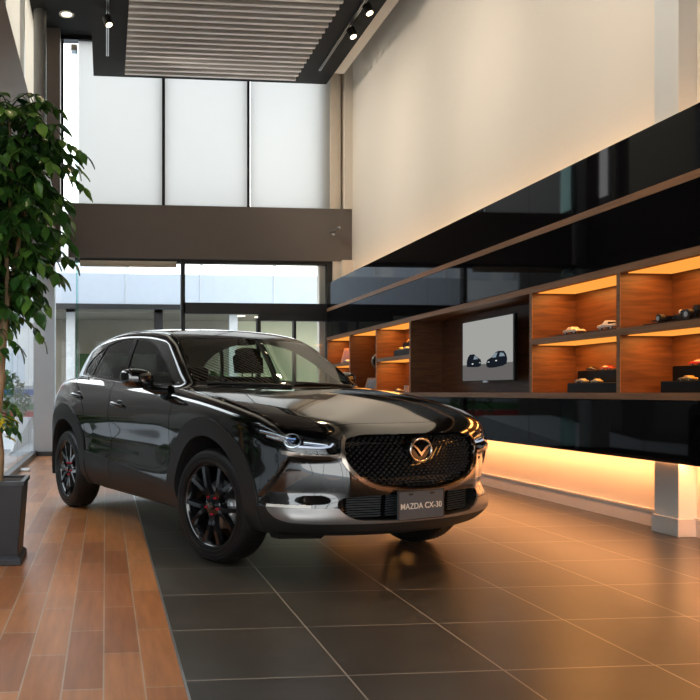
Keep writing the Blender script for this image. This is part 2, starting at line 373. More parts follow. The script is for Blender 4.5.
# left wall: upper beam, glazed front, blinds
struct(MB().box((-1.3, FRONTY, 3.22), (-.81, 13.06, 4.19)).build('wall_left', mat('brown_wall_panel', (.16, .125, .105), .5, noise=(3, .06))))
for i in range(8):
    y0 = FRONTY+.1+i*2.05
    struct(MB().add([(-1.15, y0, 4.19), (-1.15, y0+1.95, 4.19), (-1.15, y0+1.95, CEIL), (-1.15, y0, CEIL)], [(0,1,2,3)]).build('window_%d' % (10+i), m_blind2))
    struct(MB().box((-1.22, y0+1.95, 4.19), (-1.10, y0+2.05, CEIL)).build('window_%d' % (20+i), m_metal))
# lower left glazing
gl = MB()
struct(pane('window_1', (-1.16, FRONTY, .08), (-1.16, 13.05, 3.22), m_win))
fr = MB().box((-1.20, FRONTY, 0), (-1.11, 13.05, .08))
struct(fr.build('window_frame', m_frame))
for i in range(9):
    y = 12.15-1.55*i
    b = MB().box((-1.158, y-.006, .05), (-1.157, y+.006, 3.22)); struct(b.build('window_joint', m_frame))
    tag(MB().box((-1.11, y-.16, 0), (-.99, y+.0, .035)).build('floor_stopper', m_metal, bevel=.006), ('nearer' if i == 2 else 'farther')+' of two small metal floor fittings along the left window sill', 'fitting', 'floor fittings') if i in (1, 2) else None
# back lower glazing
struct(pane('window_2', (-.74, 13.42, .05), (3.88, 13.42, 3.29), m_win))
def px2X(px, Y):   # room X of a picture column at depth Y
    k = (px-178)/790.; return Y*(k*math.cos(TH)+math.sin(TH))/(math.cos(TH)-k*math.sin(TH))
f = MB()
xm = px2X(183, 13.36); xr = px2X(328.5, 13.36); xd = px2X(259, 13.36); xe = px2X(295, 13.36)
f.box((-.74, 13.36, 3.23), (xr+.05, 13.48, 3.30)); f.box((xm-.035, 13.34, 0), (xm+.035, 13.48, 3.29)); f.box((xr-.03, 13.34, 0), (xr+.12, 13.48, 3.29))
f.box((xm, 13.34, 2.37), (xr, 13.50, 2.56)); f.box((-.74, 13.36, 0), (xd, 13.48, .08))
struct(f.build('window_frame', m_frame))
d = MB().box((xd, 13.34, 2.26), (xr, 13.49, 2.38)).box((xd-.03, 13.35, 0), (xd+.03, 13.49, 2.3)).box((xe-.02, 13.35, 0), (xe+.02, 13.49, 2.3))
struct(d.build('door_frame', m_frame))
# roller blind above the left pane
rb = thing('roller_blind', 'beige roller blind rolled up above the left ground floor window', 'blind', (px2X(80, 13.3), 13.3, 3.24))
MB().tube([(.0, 0, -.03), (1.62, 0, -.03)], .035, 20).build('roll', m_beige, rb); MB().box((0, -.005, -.085), (1.62, .005, -.04)).build('fabric', m_beige, rb); MB().tube([(0, 0, -.09), (1.62, 0, -.09)], .01, 8).build('bottom_bar', m_beige, rb)
# upper blinds
xs = [px2X(p, 13.36) for p in (78.5, 162, 165, 247, 250.5, 330)]
for i in range(3):
    r = tag(MB().add([(xs[2*i], 13.355, 4.20), (xs[2*i+1], 13.355, 4.20), (xs[2*i+1], 13.355, 6.94), (xs[2*i], 13.355, 6.94)], [(0,1,2,3)]).build('roller_blind', m_blind), ['tall white roller blind on the upper window nearest the plant', 'middle of the three tall white blinds above the brown beam', 'tall white roller blind beside the cream side wall'][i], 'blind', 'upper window blinds')
f = MB()
for xx in (xs[1], xs[3]): f.box((xx, 13.38, 4.19), (xx+.055, 13.46, 7.0))
f.box((-.74, 13.30, 6.93), (3.98, 13.46, 7.0)); f.box((-.74, 13.38, 4.17), (3.8, 13.5, 4.22)); f.box((-.74, 13.38, 4.19), (-.70, 13.46, 7.0))
struct(f.build('window_frame', m_frame))
struct(pane('window_3', (-.74, 13.44, 4.2), (3.98, 13.44, 7.0), m_win))
# glass fins at the corner
struct(MB().box((px2X(76.3, 13.1), 12.95, 0), (px2X(76.3, 13.1)+.03, 13.36, 3.2)).build('window_fin', m_fin))
struct(MB().box((px2X(76.3, 13.1), 12.95, 4.19), (px2X(76.3, 13.1)+.02, 13.36, 6.6)).build('window_fin', m_fin))
fb = MB().box((-.74, 12.9, 3.17), (-.5, 13.1, 3.22)); struct(fb.build('window_bracket', m_metal))
fb = MB().box((-.56, 12.95, 6.6), (-.46, 13.1, 6.7)); struct(fb.build('window_bracket', m_metal))
# wall behind the camera
struct(MB().box((LEFTX-.2, FRONTY-.2, 3.0), (WALLX+.2, FRONTY, CEIL)).box((3.4, FRONTY-.2, 0), (WALLX+.2, FRONTY, 3.0)).build('wall_front', m_brown))
struct(MB().box((.5, FRONTY-.15, 0), (.58, FRONTY, 3.0)).box((2.0, FRONTY-.15, 0), (2.08, FRONTY, 3.0)).build('window_frame', m_frame))
struct(pane('window_4', (LEFTX, FRONTY-.1, 0), (3.4, FRONTY-.1, 3.0), m_win))
# ---- slatted ceiling raft
raft = thing('slatted_ceiling_baffle', 'raft of pale grey metal slats hanging under the black ceiling panel', 'ceiling baffle', (1.70, 7.4, 6.14))
m_slat = [mat('grey_slat', (.58, .56, .54), .45), mat('lit_slat_edge', (.92, .90, .86), .35)]  # second colour paints the light on the slat undersides as a brighter edge
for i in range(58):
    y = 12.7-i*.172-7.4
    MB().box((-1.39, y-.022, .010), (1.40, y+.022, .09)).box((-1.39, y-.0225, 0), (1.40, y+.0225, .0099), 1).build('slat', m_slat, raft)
MB().box((-1.2, -5.0, .085), (-1.16, 5.2, .16)).box((1.16, -5.0, .085), (1.2, 5.2, .16)).build('carrier_rail', m_black, raft)
# ---- tracks and spotlights
m_lamp = emat('warm_lamp', (1, .84, .55), 4); m_bk = mat('black_metal', (.01, .01, .01), .4)
def track(x, y0, y1, label, m):
    t = thing('track_rail', label, 'track rail', (x, y0, 6.27)); MB().box((-.02, 0, 0), (.02, y1-y0, .03)).build('rail', m, t)
    MB().box((-.006, .02, -.003), (.006, y1-y0-.02, .002)).build('groove', m_bk, t); return t
track(.03, 2.0, 12.35, 'white ceiling track left of the slatted baffle', m_metal); track(3.47, 2.0, 12.6, 'grey ceiling track between the slats and the cream wall', m_metal)
def spot(x, y, label, aim):
    t = thing('track_spotlight', label, 'spotlight', (x, y, 6.265), 0, 'black track spotlights')
    MB().tube([(0, 0, 0), (0, 0, -.06)], .012, 8).build('stem', m_bk, t)
    a = Vector(aim).normalized(); c0 = Vector((0, 0, -.10))
    MB().tube([c0-a*.07, c0-a*.06, c0+a*.07], [.045, .06, .06], 20).build('lamp_head', m_bk, t)
    MB().tube([c0+a*.071, c0+a*.074], .045, 20).build('lens', m_lamp, t)
    return t
spot(.03, 10.95, 'black spotlight on the left track', (.3, -.3, -1))
spot(3.50, 11.0, 'lower of the two black spotlights on the right track', (.25, -.35, -1)); spot(3.50, 10.3, 'upper of the two black spotlights on the right track, cut by the picture edge', (.25, -.35, -1))
dl = thing('recessed_downlight', 'round recessed downlight in the black ceiling corner', 'downlight', (-.61, 12.55, 6.995))
MB().lathe([(.12, 0), (.12, -.012), (.085, -.012), (.085, 0)], 32).build('trim_ring', m_white, dl); MB().lathe([(.0, -.004), (.084, -.004)], 32).build('lens', m_lamp, dl)
for i, (x, y, tx, ty) in enumerate([(.03, 10.9, .6, 8.5), (3.5, 11.0, 2.9, 8.2), (3.5, 10.3, 3.2, 7.3), (3.5, 9.0, 1.0, 6.5), (3.5, 7.6, 1.6, 5.0), (3.5, 6.2, 3.3, 3.6), (3.5, 4.6, 2.6, 2.2), (.03, 8.8, -.2, 6.8), (.03, 6.6, .8, 5.0), (.03, 4.6, -.3, 3.4)]):
    l = bpy.data.lights.new('spotlight_lamp', 'SPOT'); l.energy = 190; l.color = (1, .74, .46); l.spot_size = .62; l.spot_blend = .7; l.shadow_soft_size = .045
    o = bpy.data.objects.new('spotlight_lamp', l); COL.objects.link(o); o.location = (x, y, 6.08); o.rotation_euler = (Vector((tx, ty, 0))-o.location).to_track_quat('-Z', 'Y').to_euler()
    if i > 2: spot(x, y, 'black spotlight out of view on the %s ceiling track, aimed at the floor' % ('left' if x < 1 else 'right'), (tx-x, ty-y, -6))
for y in (2.2, 4.6, 7.0, 9.4, 12.0):  # added lamps without fittings, only to brighten the upper right wall
    l = bpy.data.lights.new('wall_fill_lamp', 'SPOT'); l.energy = 240; l.color = (1, .88, .74); l.spot_size = 1.15; l.spot_blend = 1; l.shadow_soft_size = .06
    o = bpy.data.objects.new('wall_fill_lamp', l); COL.objects.link(o); o.location = (.03, y, 6.02); o.rotation_euler = (Vector((4.23, y+.2, 4.5))-o.location).to_track_quat('-Z', 'Y').to_euler()
for tx, ty in ((3.3, 6.6), (3.35, 5.2), (3.3, 3.9), (2.5, 2.9), (2.6, 4.4)):  # added amber lamps without fittings that keep the right-hand floor warm
    l = bpy.data.lights.new('floor_fill_lamp', 'SPOT'); l.energy = 430; l.color = (1, .50, .20); l.spot_size = .42; l.spot_blend = 1; l.shadow_soft_size = .08
    o = bpy.data.objects.new('floor_fill_lamp', l); COL.objects.link(o); o.location = (3.5, ty-.6, 6.05); o.rotation_euler = (Vector((tx-.35, ty, 0))-o.location).to_track_quat('-Z', 'Y').to_euler()
# ---- small camera on the beam corner
sc_ = thing('wall_bracket', 'small metal fitting on the brown beam beside the cream wall', 'bracket', (3.93, 13.28, 3.78))
MB().tube([(-.05, 0, 0), (-.05, -.1, 0), (0, -.14, .03)], .018, 8).build('arm', m_metal, sc_); MB().ball((.02, -.15, .05), .03).build('knob', m_metal, sc_)
MB().ball((-.06, -.08, -.05), .035).build('joint', m_metal, sc_)

# ================= display cabinet =================
CX = 3.80; Y0 = -1.65
Ys = [13.25, 12.05, 10.84, 9.60, 6.77, 5.555, 4.34, 3.125, 1.91, .70]
m_wood = wood('walnut_veneer', (.085, .030, .010), (.175, .068, .022), .42, axis=(10, .7, 11))
m_woodx = wood('walnut_divider', (.085, .030, .010), (.175, .068, .022), .42, axis=(1.2, 10, 11))
m_edge = wood('walnut_edge', (.26, .115, .042), (.38, .18, .072), .45, axis=(14, .8, 14))
cab = thing('display_shelf_unit', 'long walnut display shelf fixed along the right wall', 'shelf unit', (CX, 0, 0))
def cb(name, m, a, b, p=cab, bev=0): return MB().box(a, b).build(name, m, p, bevel=bev)
XB_ = WALLX-.005-CX
cb('top_board', m_edge, (0, Y0, 1.925), (XB_, Ys[0]+.06, 1.98)); cb('bottom_board', m_edge, (0, Y0, .985), (XB_, Ys[0]+.06, 1.035))
cb('back_panel', m_wood, (XB_-.015, Y0, 1.035), (XB_, Ys[0]+.06, 1.925))
for y in [Ys[0]+.03]+Ys[1:]: cb('divider', m_woodx, (.004, y-.022, 1.035), (XB_-.015, y+.022, 1.925)); cb('divider_edge', m_edge, (0, y-.022, 1.035), (.004, y+.022, 1.925))
m_led = emat('warm_led', (1, .35, .055), .80)
bays = [(0, 1, True), (1, 2, False), (2, 3, True), (3, 4, None), (4, 5, True), (5, 6, True), (6, 7, True), (7, 8, None)]
for a, b, sh in bays:
    ya, yb = Ys[b]+.03, Ys[a]-.03
    if sh: cb('shelf', m_edge, (0, ya-.008, 1.462), (XB_-.015, yb+.008, 1.512))
    if sh is None: continue
    for z in ((1.925, 1.462) if sh else (1.925,)):
        cb('led_strip', m_led, (.05, ya+.01, z-.006), (XB_-.03, yb-.01, z-.0005))
        area('shelf_led', (CX+.20, (ya+yb)/2, z-.012), (.22, yb-ya-.1), 5.5 if sh else 1.2, (1, .42, .10))
# black glass cabinets above (two rows) and below
def cabrow(z0, z1, label, cat, ys, zt=True):
    for i in range(len(ys)-1):
        t = thing('display_cabinet', label % i if '%' in label else label[i], 'cabinet', (CX, 0, 0), 0, cat)
        MB().box((.02, ys[i+1]+.001, z0), (XB_, ys[i]-.001, z1)).build('body', m_bk, t)
        MB().box((0, ys[i+1]+.003, z0), (.019, ys[i]-.003, z1)).build('door', m_gloss, t)
names = ['nearest the back window', 'second from the back window', 'third from the back window', 'near the right picture edge']
yr = [13.31, 9.05, 6.80, 4.34, Y0]
cabrow(2.475, 2.90, ['upper black gloss wall cabinet above the wood strip, '+n for n in names], 'upper black wall cabinets', yr)
cabrow(1.985, 2.42, ['black gloss wall cabinet between wood strip and shelves, '+n for n in names], 'middle black wall cabinets', yr)
cabrow(.56, .98, ['low black gloss cabinet under the walnut shelf, '+n for n in names], 'lower black wall cabinets', yr)
st = MB().box((CX-.008, Y0, 2.42), (WALLX-.01, 13.31, 2.475)).build('wooden_strip', m_edge); tag(st, 'long thin walnut strip between the two rows of black cabinets', 'wood strip')
# LED wash under the low cabinet and above the top cabinet
u = MB().box((4.085, Y0, .553), (4.15, 13.2, .56)).build('led_strip', emat('amber_led', (1, .42, .14), 2)); tag(u, 'amber light strip under the low black cabinets', 'light strip')
area('under_cabinet_led', (4.115, 4.6, .545), (.07, 16.5), 70, (1, .40, .145), rot=(0, .0, 0))
area('cove_led', (4.08, 5.8, 2.93), (.06, 14.5), 14, (1, .55, .24), rot=(PI, 0, 0))
# ---- television
tv = thing('television', 'flat television showing two dark SUVs, on the walnut back panel', 'television', (4.05, 8.10, 1.155))
MB().box((0, -.575, 0), (.035, .575, .675)).build('bezel', m_bk, tv, bevel=.004); MB().box((.03, -.35, .12), (.15, .35, .55)).build('wall_mount', m_bk, tv)
SCR = [emat('screen_concrete', (.60, .60, .575), .42), emat('screen_ground', (.30, .285, .275), .30), emat('screen_black', (.006, .008, .012), 1), emat('screen_blue', (.25, .32, .38), .6), emat('screen_line', (.42, .42, .40), .6), emat('screen_lamp', (.8, .8, .8), .8)]
s = MB(); hw, hh = .555, .655
def R(a0, b0, a1, b1, mi, x):  # a: left->right of the screen (0..1), b: up; screen faces -X so right = -Y
    s.add([(x, hw-2*hw*a0, .01+hh*b0), (x, hw-2*hw*a1, .01+hh*b0), (x, hw-2*hw*a1, .01+hh*b1), (x, hw-2*hw*a0, .01+hh*b1)], [(0, 1, 2, 3)], mi)
def PG(pts, mi, x): s.add([(x, hw-2*hw*a, .01+hh*b) for a, b in pts], [tuple(range(len(pts)))], mi)
R(0, .27, 1, 1, 0, -.001); R(0, 0, 1, .27, 1, -.001)
for b in (.47, .66, .86): R(0, b, 1, b+.004, 4, -.0015)
for a in (.25, .5, .75): R(a, .27, a+.003, 1, 4, -.0015)
for a in [i/16+.03 for i in range(16)]:
    for b in (.4, .56, .76, .93): R(a, b, a+.006, b+.01, 4, -.0016)
PG([(.09,.24),(.09,.33),(.115,.40),(.16,.445),(.25,.445),(.30,.40),(.385,.35),(.40,.30),(.39,.24),(.33,.225),(.2,.23)], 2, -.002)
PG([(.51,.22),(.50,.28),(.52,.33),(.61,.37),(.68,.44),(.74,.46),(.84,.45),(.88,.40),(.90,.33),(.89,.25),(.82,.22),(.66,.20),(.56,.20)], 2, -.002)
PG([(.235,.355),(.26,.42),(.29,.40),(.34,.36)], 3, -.0025); PG([(.61,.36),(.67,.43),(.72,.435),(.69,.36)], 3, -.0025); PG([(.75,.37),(.77,.43),(.83,.42),(.86,.37)], 3, -.0025)
R(.20, .275, .235, .29, 5, -.0025); R(.36, .29, .385, .30, 5, -.0025); R(.53, .29, .565, .30, 5, -.0025); R(.68, .30, .71, .315, 5, -.0025)
s.build('screen', SCR, tv, fixn=False)
lg = MB().box((-.003, -.03, -.012), (.01, .07, .006)).build('logo', m_metal, tv)

# ================= miniature cars and shelf objects =================
def model_car(label, col, loc, rz, L=.19, kind='coupe', group='miniature cars on the shelves'):
    t = thing('miniature_car', label, 'model car', loc, rz, group)
    m = mat('mini_%s' % '_'.join('%02d' % int(c*99) for c in col), col, .2, coat=.6)
    W, Hh = L*.2, L*.3
    prof = {'coupe': [(-.5,.08),(-.5,.16),(-.47,.19),(-.30,.205),(-.20,.29),(.02,.295),(.16,.205),(.40,.175),(.49,.13),(.5,.08)],
            'pickup': [(-.5,.10),(-.5,.20),(-.12,.20),(-.10,.34),(.12,.34),(.22,.22),(.46,.20),(.5,.16),(.5,.10)],
            'classic': [(-.5,.09),(-.5,.15),(-.44,.20),(-.26,.215),(-.18,.31),(.06,.31),(.13,.215),(.42,.19),(.5,.14),(.5,.09)]}[kind]
    b = MB(); n = len(prof); ws = [-1, -.86, .86, 1]; v = []
    for wy in ws:
        for (x, z) in prof:
            k = 1.0 if abs(wy) < .9 else .86
            yy = wy*W*(.8 if z > .24 else 1)
            v.append((x*L*(1 if k == 1 else .985), yy, (z-.08)*k*L+.08*L if k < 1 else z*L))
    f_ = [(j*n+i, j*n+i+1, (j+1)*n+i+1, (j+1)*n+i) for j in range(3) for i in range(n-1)]
    f_ += [tuple(range(n)), tuple(range(3*n, 4*n))]+[(j*n, (j+1)*n, (j+1)*n+n-1, j*n+n-1) for j in range(3)]
    b.add(v, f_, 0, False); b.build('body', m, t, bevel=L*.01)
    g = MB(); 
    g.box((-.17*L, -W*.84, .215*L), (.07*L, W*.84, .275*L)); g.build('windows', m_gloss, t)
    for sx in (-.30, .30):
        for sy in (-1, 1):
            wz = MB(); wz.lathe([(0, sy*W*.9), (.035*L, sy*W*.9), (.075*L, sy*W*.98), (.075*L, sy*W*.72), (0, sy*W*.72)], 16, axis='y', c=(sx*L, 0, .075*L)); w_ = wz.build('wheel', m_bk, t)
            MB().lathe([(0, sy*W*1.0), (.045*L, sy*W*.99)], 12, axis='y', c=(sx*L, 0, .075*L)).build('hubcap', m_metal, w_)
    MB().box((.48*L, -W*.7, .09*L), (.515*L, W*.7, .115*L)).build('bumper', m_metal, t)
    return t
def plinth(label, a, b, cat='plinth', name='display_plinth', m=None):
    c_ = ((a[0]+b[0])/2, (a[1]+b[1])/2, a[2])
    o = MB().box((a[0]-c_[0], a[1]-c_[1], 0), (b[0]-c_[0], b[1]-c_[1], b[2]-a[2])).build(name, m or m_bk2, loc=c_, bevel=.003)
    return tag(o, label, cat, 'black display plinths')
m_bk2 = mat('black_acrylic', (.004, .004, .004), .3, spec=.12)
S1, S0 = 1.512, 1.035
WH, GO, REDC, SI, YE, DK = (.75, .74, .70), (.42, .26, .08), (.30, .02, .012), (.5, .5, .48), (.62, .40, .04), (.012, .012, .014)
# right bays: front bay (5.56..6.77)
plinth('thin black plinth under the white classic miniature', (3.90, 6.22, S1), (4.08, 6.56, S1+.02)); model_car('white classic miniature car with tan roof, on a thin black plinth', (.72, .66, .52), (3.99, 6.42, S1+.02), -PI/2, .21, 'classic')
plinth('thin black plinth under the white miniature pickup', (3.90, 5.68, S1), (4.08, 6.17, S1+.02)); model_car('white miniature pickup beside a shelf divider', WH, (3.99, 5.93, S1+.02), PI/2, .22, 'pickup')
plinth('low front black step holding two gold miniatures', (3.90, 5.60, S0), (4.03, 6.37, S0+.08)); plinth('tall rear black step holding a dark and a red miniature', (4.035, 5.60, S0), (4.19, 6.44, S0+.185))
model_car('silver and gold miniature on the front black step', (.35, .30, .20), (3.965, 6.27, S0+.08), PI/2, .13); model_car('pale gold miniature on the front black step', (.60, .45, .22), (3.965, 6.07, S0+.08), PI/2, .11)
model_car('dark miniature with gold roof on the rear black step', DK, (4.11, 6.34, S0+.185), -PI/2, .12); model_car('red miniature sports car on the rear black step', REDC, (4.11, 6.13, S0+.185), -PI/2, .14)
# next bay (4.34..5.555)
plinth('long thin black plinth under the dark racing car', (3.88, 4.70, S1), (4.10, 5.40, S1+.018))
rc = thing('miniature_racing_car', 'dark open-wheel miniature racing car on a long black plinth', 'model car', (3.97, 5.13, S1+.018), PI/2, 'miniature cars on the shelves')
b = MB().box((-.20, -.022, .012), (.16, .022, .045)).box((-.20, -.02, .04), (-.02, .02, .075)).box((.14, -.07, .012), (.20, .07, .022)); b.build('chassis', mat('gunmetal', (.05, .05, .05), .25, metal=.6), rc)
MB().box((-.23, -.06, .06), (-.19, .06, .09)).build('rear_wing', m_bk, rc); MB().ball((.0, 0, .065), .016).build('driver_helmet', m_white, rc)
for sx, rr in ((-.15, .034), (.12, .030)):
    for sy in (-1, 1):
        w_ = MB(); w_.lathe([(0, sy*.082), (rr*.6, sy*.082), (rr, sy*.078), (rr, sy*.045), (0, sy*.045)], 18, axis='y', c=(sx, 0, rr)); ww = w_.build('wheel', m_bk, rc)
        MB().lathe([(0, sy*.084), (rr*.55, sy*.083)], 14, axis='y', c=(sx, 0, rr)).build('hub', m_metal, ww)
plinth('low front black step under the gold miniature at the right edge', (3.90, 4.60, S0), (4.03, 5.24, S0+.08)); plinth('tall rear black step under the red miniature at the right edge', (4.035, 4.60, S0), (4.19, 5.30, S0+.19))
plinth('small black box at the right edge beside the racing car', (3.95, 4.50, S1), (4.10, 4.66, S1+.09), 'box', 'display_box')
model_car('gold miniature coupe on the front black step at the right edge', GO, (3.965, 5.06, S0+.08), PI/2, .13); model_car('bright red miniature at the right edge on the tall black step', (.55, .02, .015), (4.11, 5.13, S0+.19), PI/2, .15)
# far bays
def photo_frame(label, loc, rz, w, h, m1, inner):
    t = thing('photo_frame', label, 'photo frame', loc, rz); lean = .08
    MB().add([(-w/2, 0, 0), (w/2, 0, 0), (w/2, lean, h), (-w/2, lean, h), (-w/2, .02, 0), (w/2, .02, 0), (w/2, lean+.02, h), (-w/2, lean+.02, h)], [(0,1,2,3),(4,7,6,5),(0,4,5,1),(1,5,6,2),(2,6,7,3),(3,7,4,0)]).build('frame', m1, t)
    k = .14
    def q(a, b_): return (-w/2+w*a, lean*b_-.002, h*b_)
    MB().add([q(k, k), q(1-k, k), q(1-k, 1-k), q(k, 1-k)], [(0, 1, 2, 3)]).build('picture', inner, t); return t
photo_frame('small brown framed picture with red figures, on the upper far shelf', (3.98, 12.82, S1), -1.2, .30, .26, m_edge, mat('picture_red', (.22, .09, .07), .4, noise=(14, .9)))
model_car('silver miniature beside the brown framed picture on the far shelf', SI, (3.93, 12.60, S1), PI/2, .19)
photo_frame('tan framed dark picture in the tall bay without shelf', (3.93, 11.52, S0), -1.2, .26, .22, m_edge, mat('picture_white', (.16, .15, .17), .3, noise=(20, .9)))
hp = thing('steering_wheel_trophy', 'round silver and black ornament beside the tan framed picture', 'ornament', (4.02, 11.33, S0))
o = MB(); o.lathe([(.105, -.018), (.12, 0), (.105, .018), (.09, 0)], 32, axis='y', c=(0, 0, .46), closed=True); o.build('ring', m_metal, hp); MB().lathe([(0, 0), (.088, .004)], 32, axis='y', c=(0, 0, .46)).build('disc', m_bk, hp)
MB().tube([(0, 0, .34), (0, 0, .02)], .012, 10).build('stem', m_metal, hp); MB().lathe([(0, 0), (.07, 0), (.07, .02), (0, .02)], 24).build('base', m_bk, hp)
plinth('low black box holding two yellow miniatures on the upper shelf left of the television', (3.90, 9.75, S1), (4.03, 10.42, S1+.09)); plinth('tall black box with a yellow miniature left of the television', (4.035, 9.75, S1), (4.16, 10.45, S1+.20))
model_car('yellow miniature on the low black box left of the television, farther one', YE, (3.965, 10.33, S1+.09), PI/2, .14); model_car('cream miniature on the low black box left of the television, nearer one', (.7, .6, .35), (3.965, 10.13, S1+.09), PI/2, .13)
model_car('yellow miniature on the tall black box left of the television', (.7, .36, .03), (4.10, 10.36, S1+.20), PI/2, .13)
model_car('dark grey miniature on the bottom board left of the television', (.10, .11, .12), (3.95, 10.40, S0), PI/2, .17); model_car('tan miniature on the bottom board left of the television', (.5, .3, .14), (3.98, 10.17, S0), PI/2, .16)
cp = tag(MB().lathe([(0, 0), (.035, 0), (.045, .09), (.04, .09), (.03, .01), (0, .01)], 20).build('white_cup', m_white, loc=(3.88, 9.88, S0)), 'small white cup on the bottom board beside the tan miniature', 'cup')

# ================= outdoors =================
m_fascia = mat('pale_blue_fascia', (.42, .47, .54), .6); m_pave = mat('pale_paving', (.34, .36, .38), .7); m_olive = mat('olive_wall', (.30, .275, .22), .7)
m_ltw = mat('light_facade', (.55, .57, .58), .6)
struct(MB().box((-40, -20, -.35), (40, 70, -.12)).build('ground', m_pave))
nb = thing('building_across', 'pale blue panelled building beyond the back windows', 'building', (1, 20, -.12))
MB().box((-2.7, 0, 3.35), (12, 3, 4.15)).build('fascia', m_fascia, nb)
for i in range(9):
    MB().box((-6.2+i*1.9, -.02, 3.35), (-6.17+i*1.9, 0, 4.15)).build('panel_joint', m_grey, nb)
    MB().box((-6.2+i*1.9, .1, 4.15), (-6.1+i*1.9, .15, 4.55)).build('rail_post', m_ltw, nb)
MB().box((-2.7, -.05, 3.25), (12, 0, 3.38)).build('fascia_edge', m_frame, nb); MB().box((-2.7, 2.5, .12), (2.8, 2.6, 3.3)).build('rear_wall', m_olive, nb)
MB().box((2.8, 2.5, .12), (12, 2.6, 3.3)).build('pale_wall', mat('pale_yellow_wall', (.66, .66, .46), .6), nb)
for x in (-2.0, .25, 2.2): MB().box((x, .3, .12), (x+.22, .5, 3.3)).build('column', m_ltw if x != .25 else m_frame, nb)
MB().box((-1.7, 1.6, .12), (-.6, 2.3, 2.2)).build('planter_hedge', mat('hedge_green', (.03, .07, .02), .8, noise=(20, .6)), nb)
MB().box((-2.7, .3, 3.2), (12, 2.6, 3.3)).build('soffit', m_olive, nb)
for i in range(6):
    MB().lathe([(0, 0), (.13, 0)], 20, c=(2.6+i*.55, .9+.25*(i % 3), 3.19)).build('downlight', m_lamp, nb)
st_ = thing('shop_building', 'pale office building down the street beyond the left glass wall', 'building', (-6, 34, -.12))
MB().box((-8, 0, 0), (7, 4, 9)).build('facade', m_ltw, st_)
for j in range(3):
    for i in range(8): MB().box((-7+i*1.7, -.03, 1.6+j*2.3), (-5.9+i*1.7, 0, 3.0+j*2.3)).build('window', m_fascia, st_)
kk = thing('street_kiosk', 'low street kiosk with blue, white, green and red bands beyond the left glass', 'kiosk', (-4.05, 25, -.12))
MB().box((-2.45, .06, 0), (2.45, .6, 1.35)).build('body', m_ltw, kk)
for j, cc in enumerate([(.03, .12, .4), (.45, .48, .5), (.06, .22, .06), (.5, .04, .03)]):
    MB().box((-2.45, 0, 1.07-.23*j), (2.45, .06, 1.24-.23*j)).build('band', mat('banner_%d' % j, cc, .5), kk)
tag(MB().box((-6.5, 26.5, -.12), (-2.4, 26.8, 1.0)).build('low_wall', m_ltw), 'low pale wall along the street beyond the left glass', 'wall')
rm = MB().prism([(14.5, -.12), (19, -.12), (19, .45)], 0, -3.6, -1.75).build('ramp', m_pave); tag(rm, 'pale sloping ramp beside the building beyond the left glass', 'ramp')
def bush(label, loc, r, n=260):
    t = thing('bush', label, 'bush', loc, 0, 'bushes outside'); b = MB()
    for _ in range(n):
        a, e = random.uniform(0, 2*PI), random.uniform(-.2, 1)*PI/2
        p = Vector((math.cos(a)*math.cos(e)*r[0], math.sin(a)*math.cos(e)*r[1], r[2]*(.5+.5*math.sin(e))+.1))*random.uniform(.75, 1)
        q = Vector((random.uniform(-1, 1), random.uniform(-1, 1), random.uniform(-1, 1))).normalized()*.11; s2 = q.cross(Vector((.3, .5, .8))).normalized()*.05
        b.add([p-q, p+s2, p+q, p-s2], [(0, 1, 2, 3)])
    b.build('foliage', mat('bush_leaves', (.05, .13, .025), .6, noise=(30, .5)), t, fixn=False); MB().tube([(0, 0, 0), (0, 0, r[2]*.6)], .04, 8).build('stem', mat('bark', (.1, .07, .05), .8), t)
bush('green bush in the street behind the tree trunk', (-2.6, 21.2, -.12), (.6, .6, 1.6)); hr = random.Random(3)
for i, y in enumerate((2.6, 5.2, 7.4, 9.2, 11.2)):
    t = thing('broadleaf_plant', 'broad-leaved green shrub outside the left glass wall, unseen behind the picture edge', 'plant', (-2.35-.15*(i % 2), y, -.12), 0, 'broad-leaved shrubs outside the left glass')
    b = MB()
    for k in range(34):
        a = hr.uniform(0, 2*PI); e = hr.uniform(.2, 1.35); L_ = hr.uniform(.45, .8); d_ = Vector((math.cos(a)*math.cos(e), math.sin(a)*math.cos(e), math.sin(e))); p0 = Vector((0, 0, hr.uniform(.1, .75)))
        s_ = d_.cross(Vector((0, 0, 1))).normalized(); v = []
        for tt, ww in ((0, .01), (.3, .02), (.45, .10), (.65, .13), (.85, .08), (1, .0)):
            c_ = p0+d_*(L_*tt)+Vector((0, 0, -.35*L_*tt*tt)); v += [c_-s_*ww, c_+Vector((0, 0, -.02)), c_+s_*ww]
        b.add(v, [q for m_ in range(5) for q in ((3*m_, 3*m_+3, 3*m_+4, 3*m_+1), (3*m_+1, 3*m_+4, 3*m_+5, 3*m_+2))], 0, True)
    b.build('foliage', mat('broad_leaf', (.035, .10, .02), .35, noise=(4, .5)), t, fixn=False); MB().tube([(0, 0, 0), (0, 0, .8)], .03, 8).build('stem', mat('bark', (.1, .07, .05), .8), t)
db = thing('neighbour_building', 'dark brown building outside left of the showroom', 'building', (-5.2, 4.5, -.12))
MB().box((-3, -9, 0), (0, 19, 6.2)).build('facade', mat('dark_facade', (.055, .048, .042), .7, noise=(1, .2)), db)
for i in range(8): MB().box((0, -7+i*3, .2), (.04, -5.2+i*3, 2.6)).build('shutter', mat('shutter_grey', (.11, .105, .10), .5), db)
bush('leafy bush outside the back door', (2.4, 17.5, -.12), (.7, .7, 1.5), 300)
sc.cycles.use_adaptive_sampling = False; sc.cycles.caustics_reflective = False; sc.cycles.caustics_refractive = False
sc.cycles.sample_clamp_indirect = 4; sc.cycles.blur_glossy = 1.0; sc.cycles.transparent_max_bounces = 24
sc.cycles.use_denoising = True; sc.cycles.denoising_prefilter = 'ACCURATE'
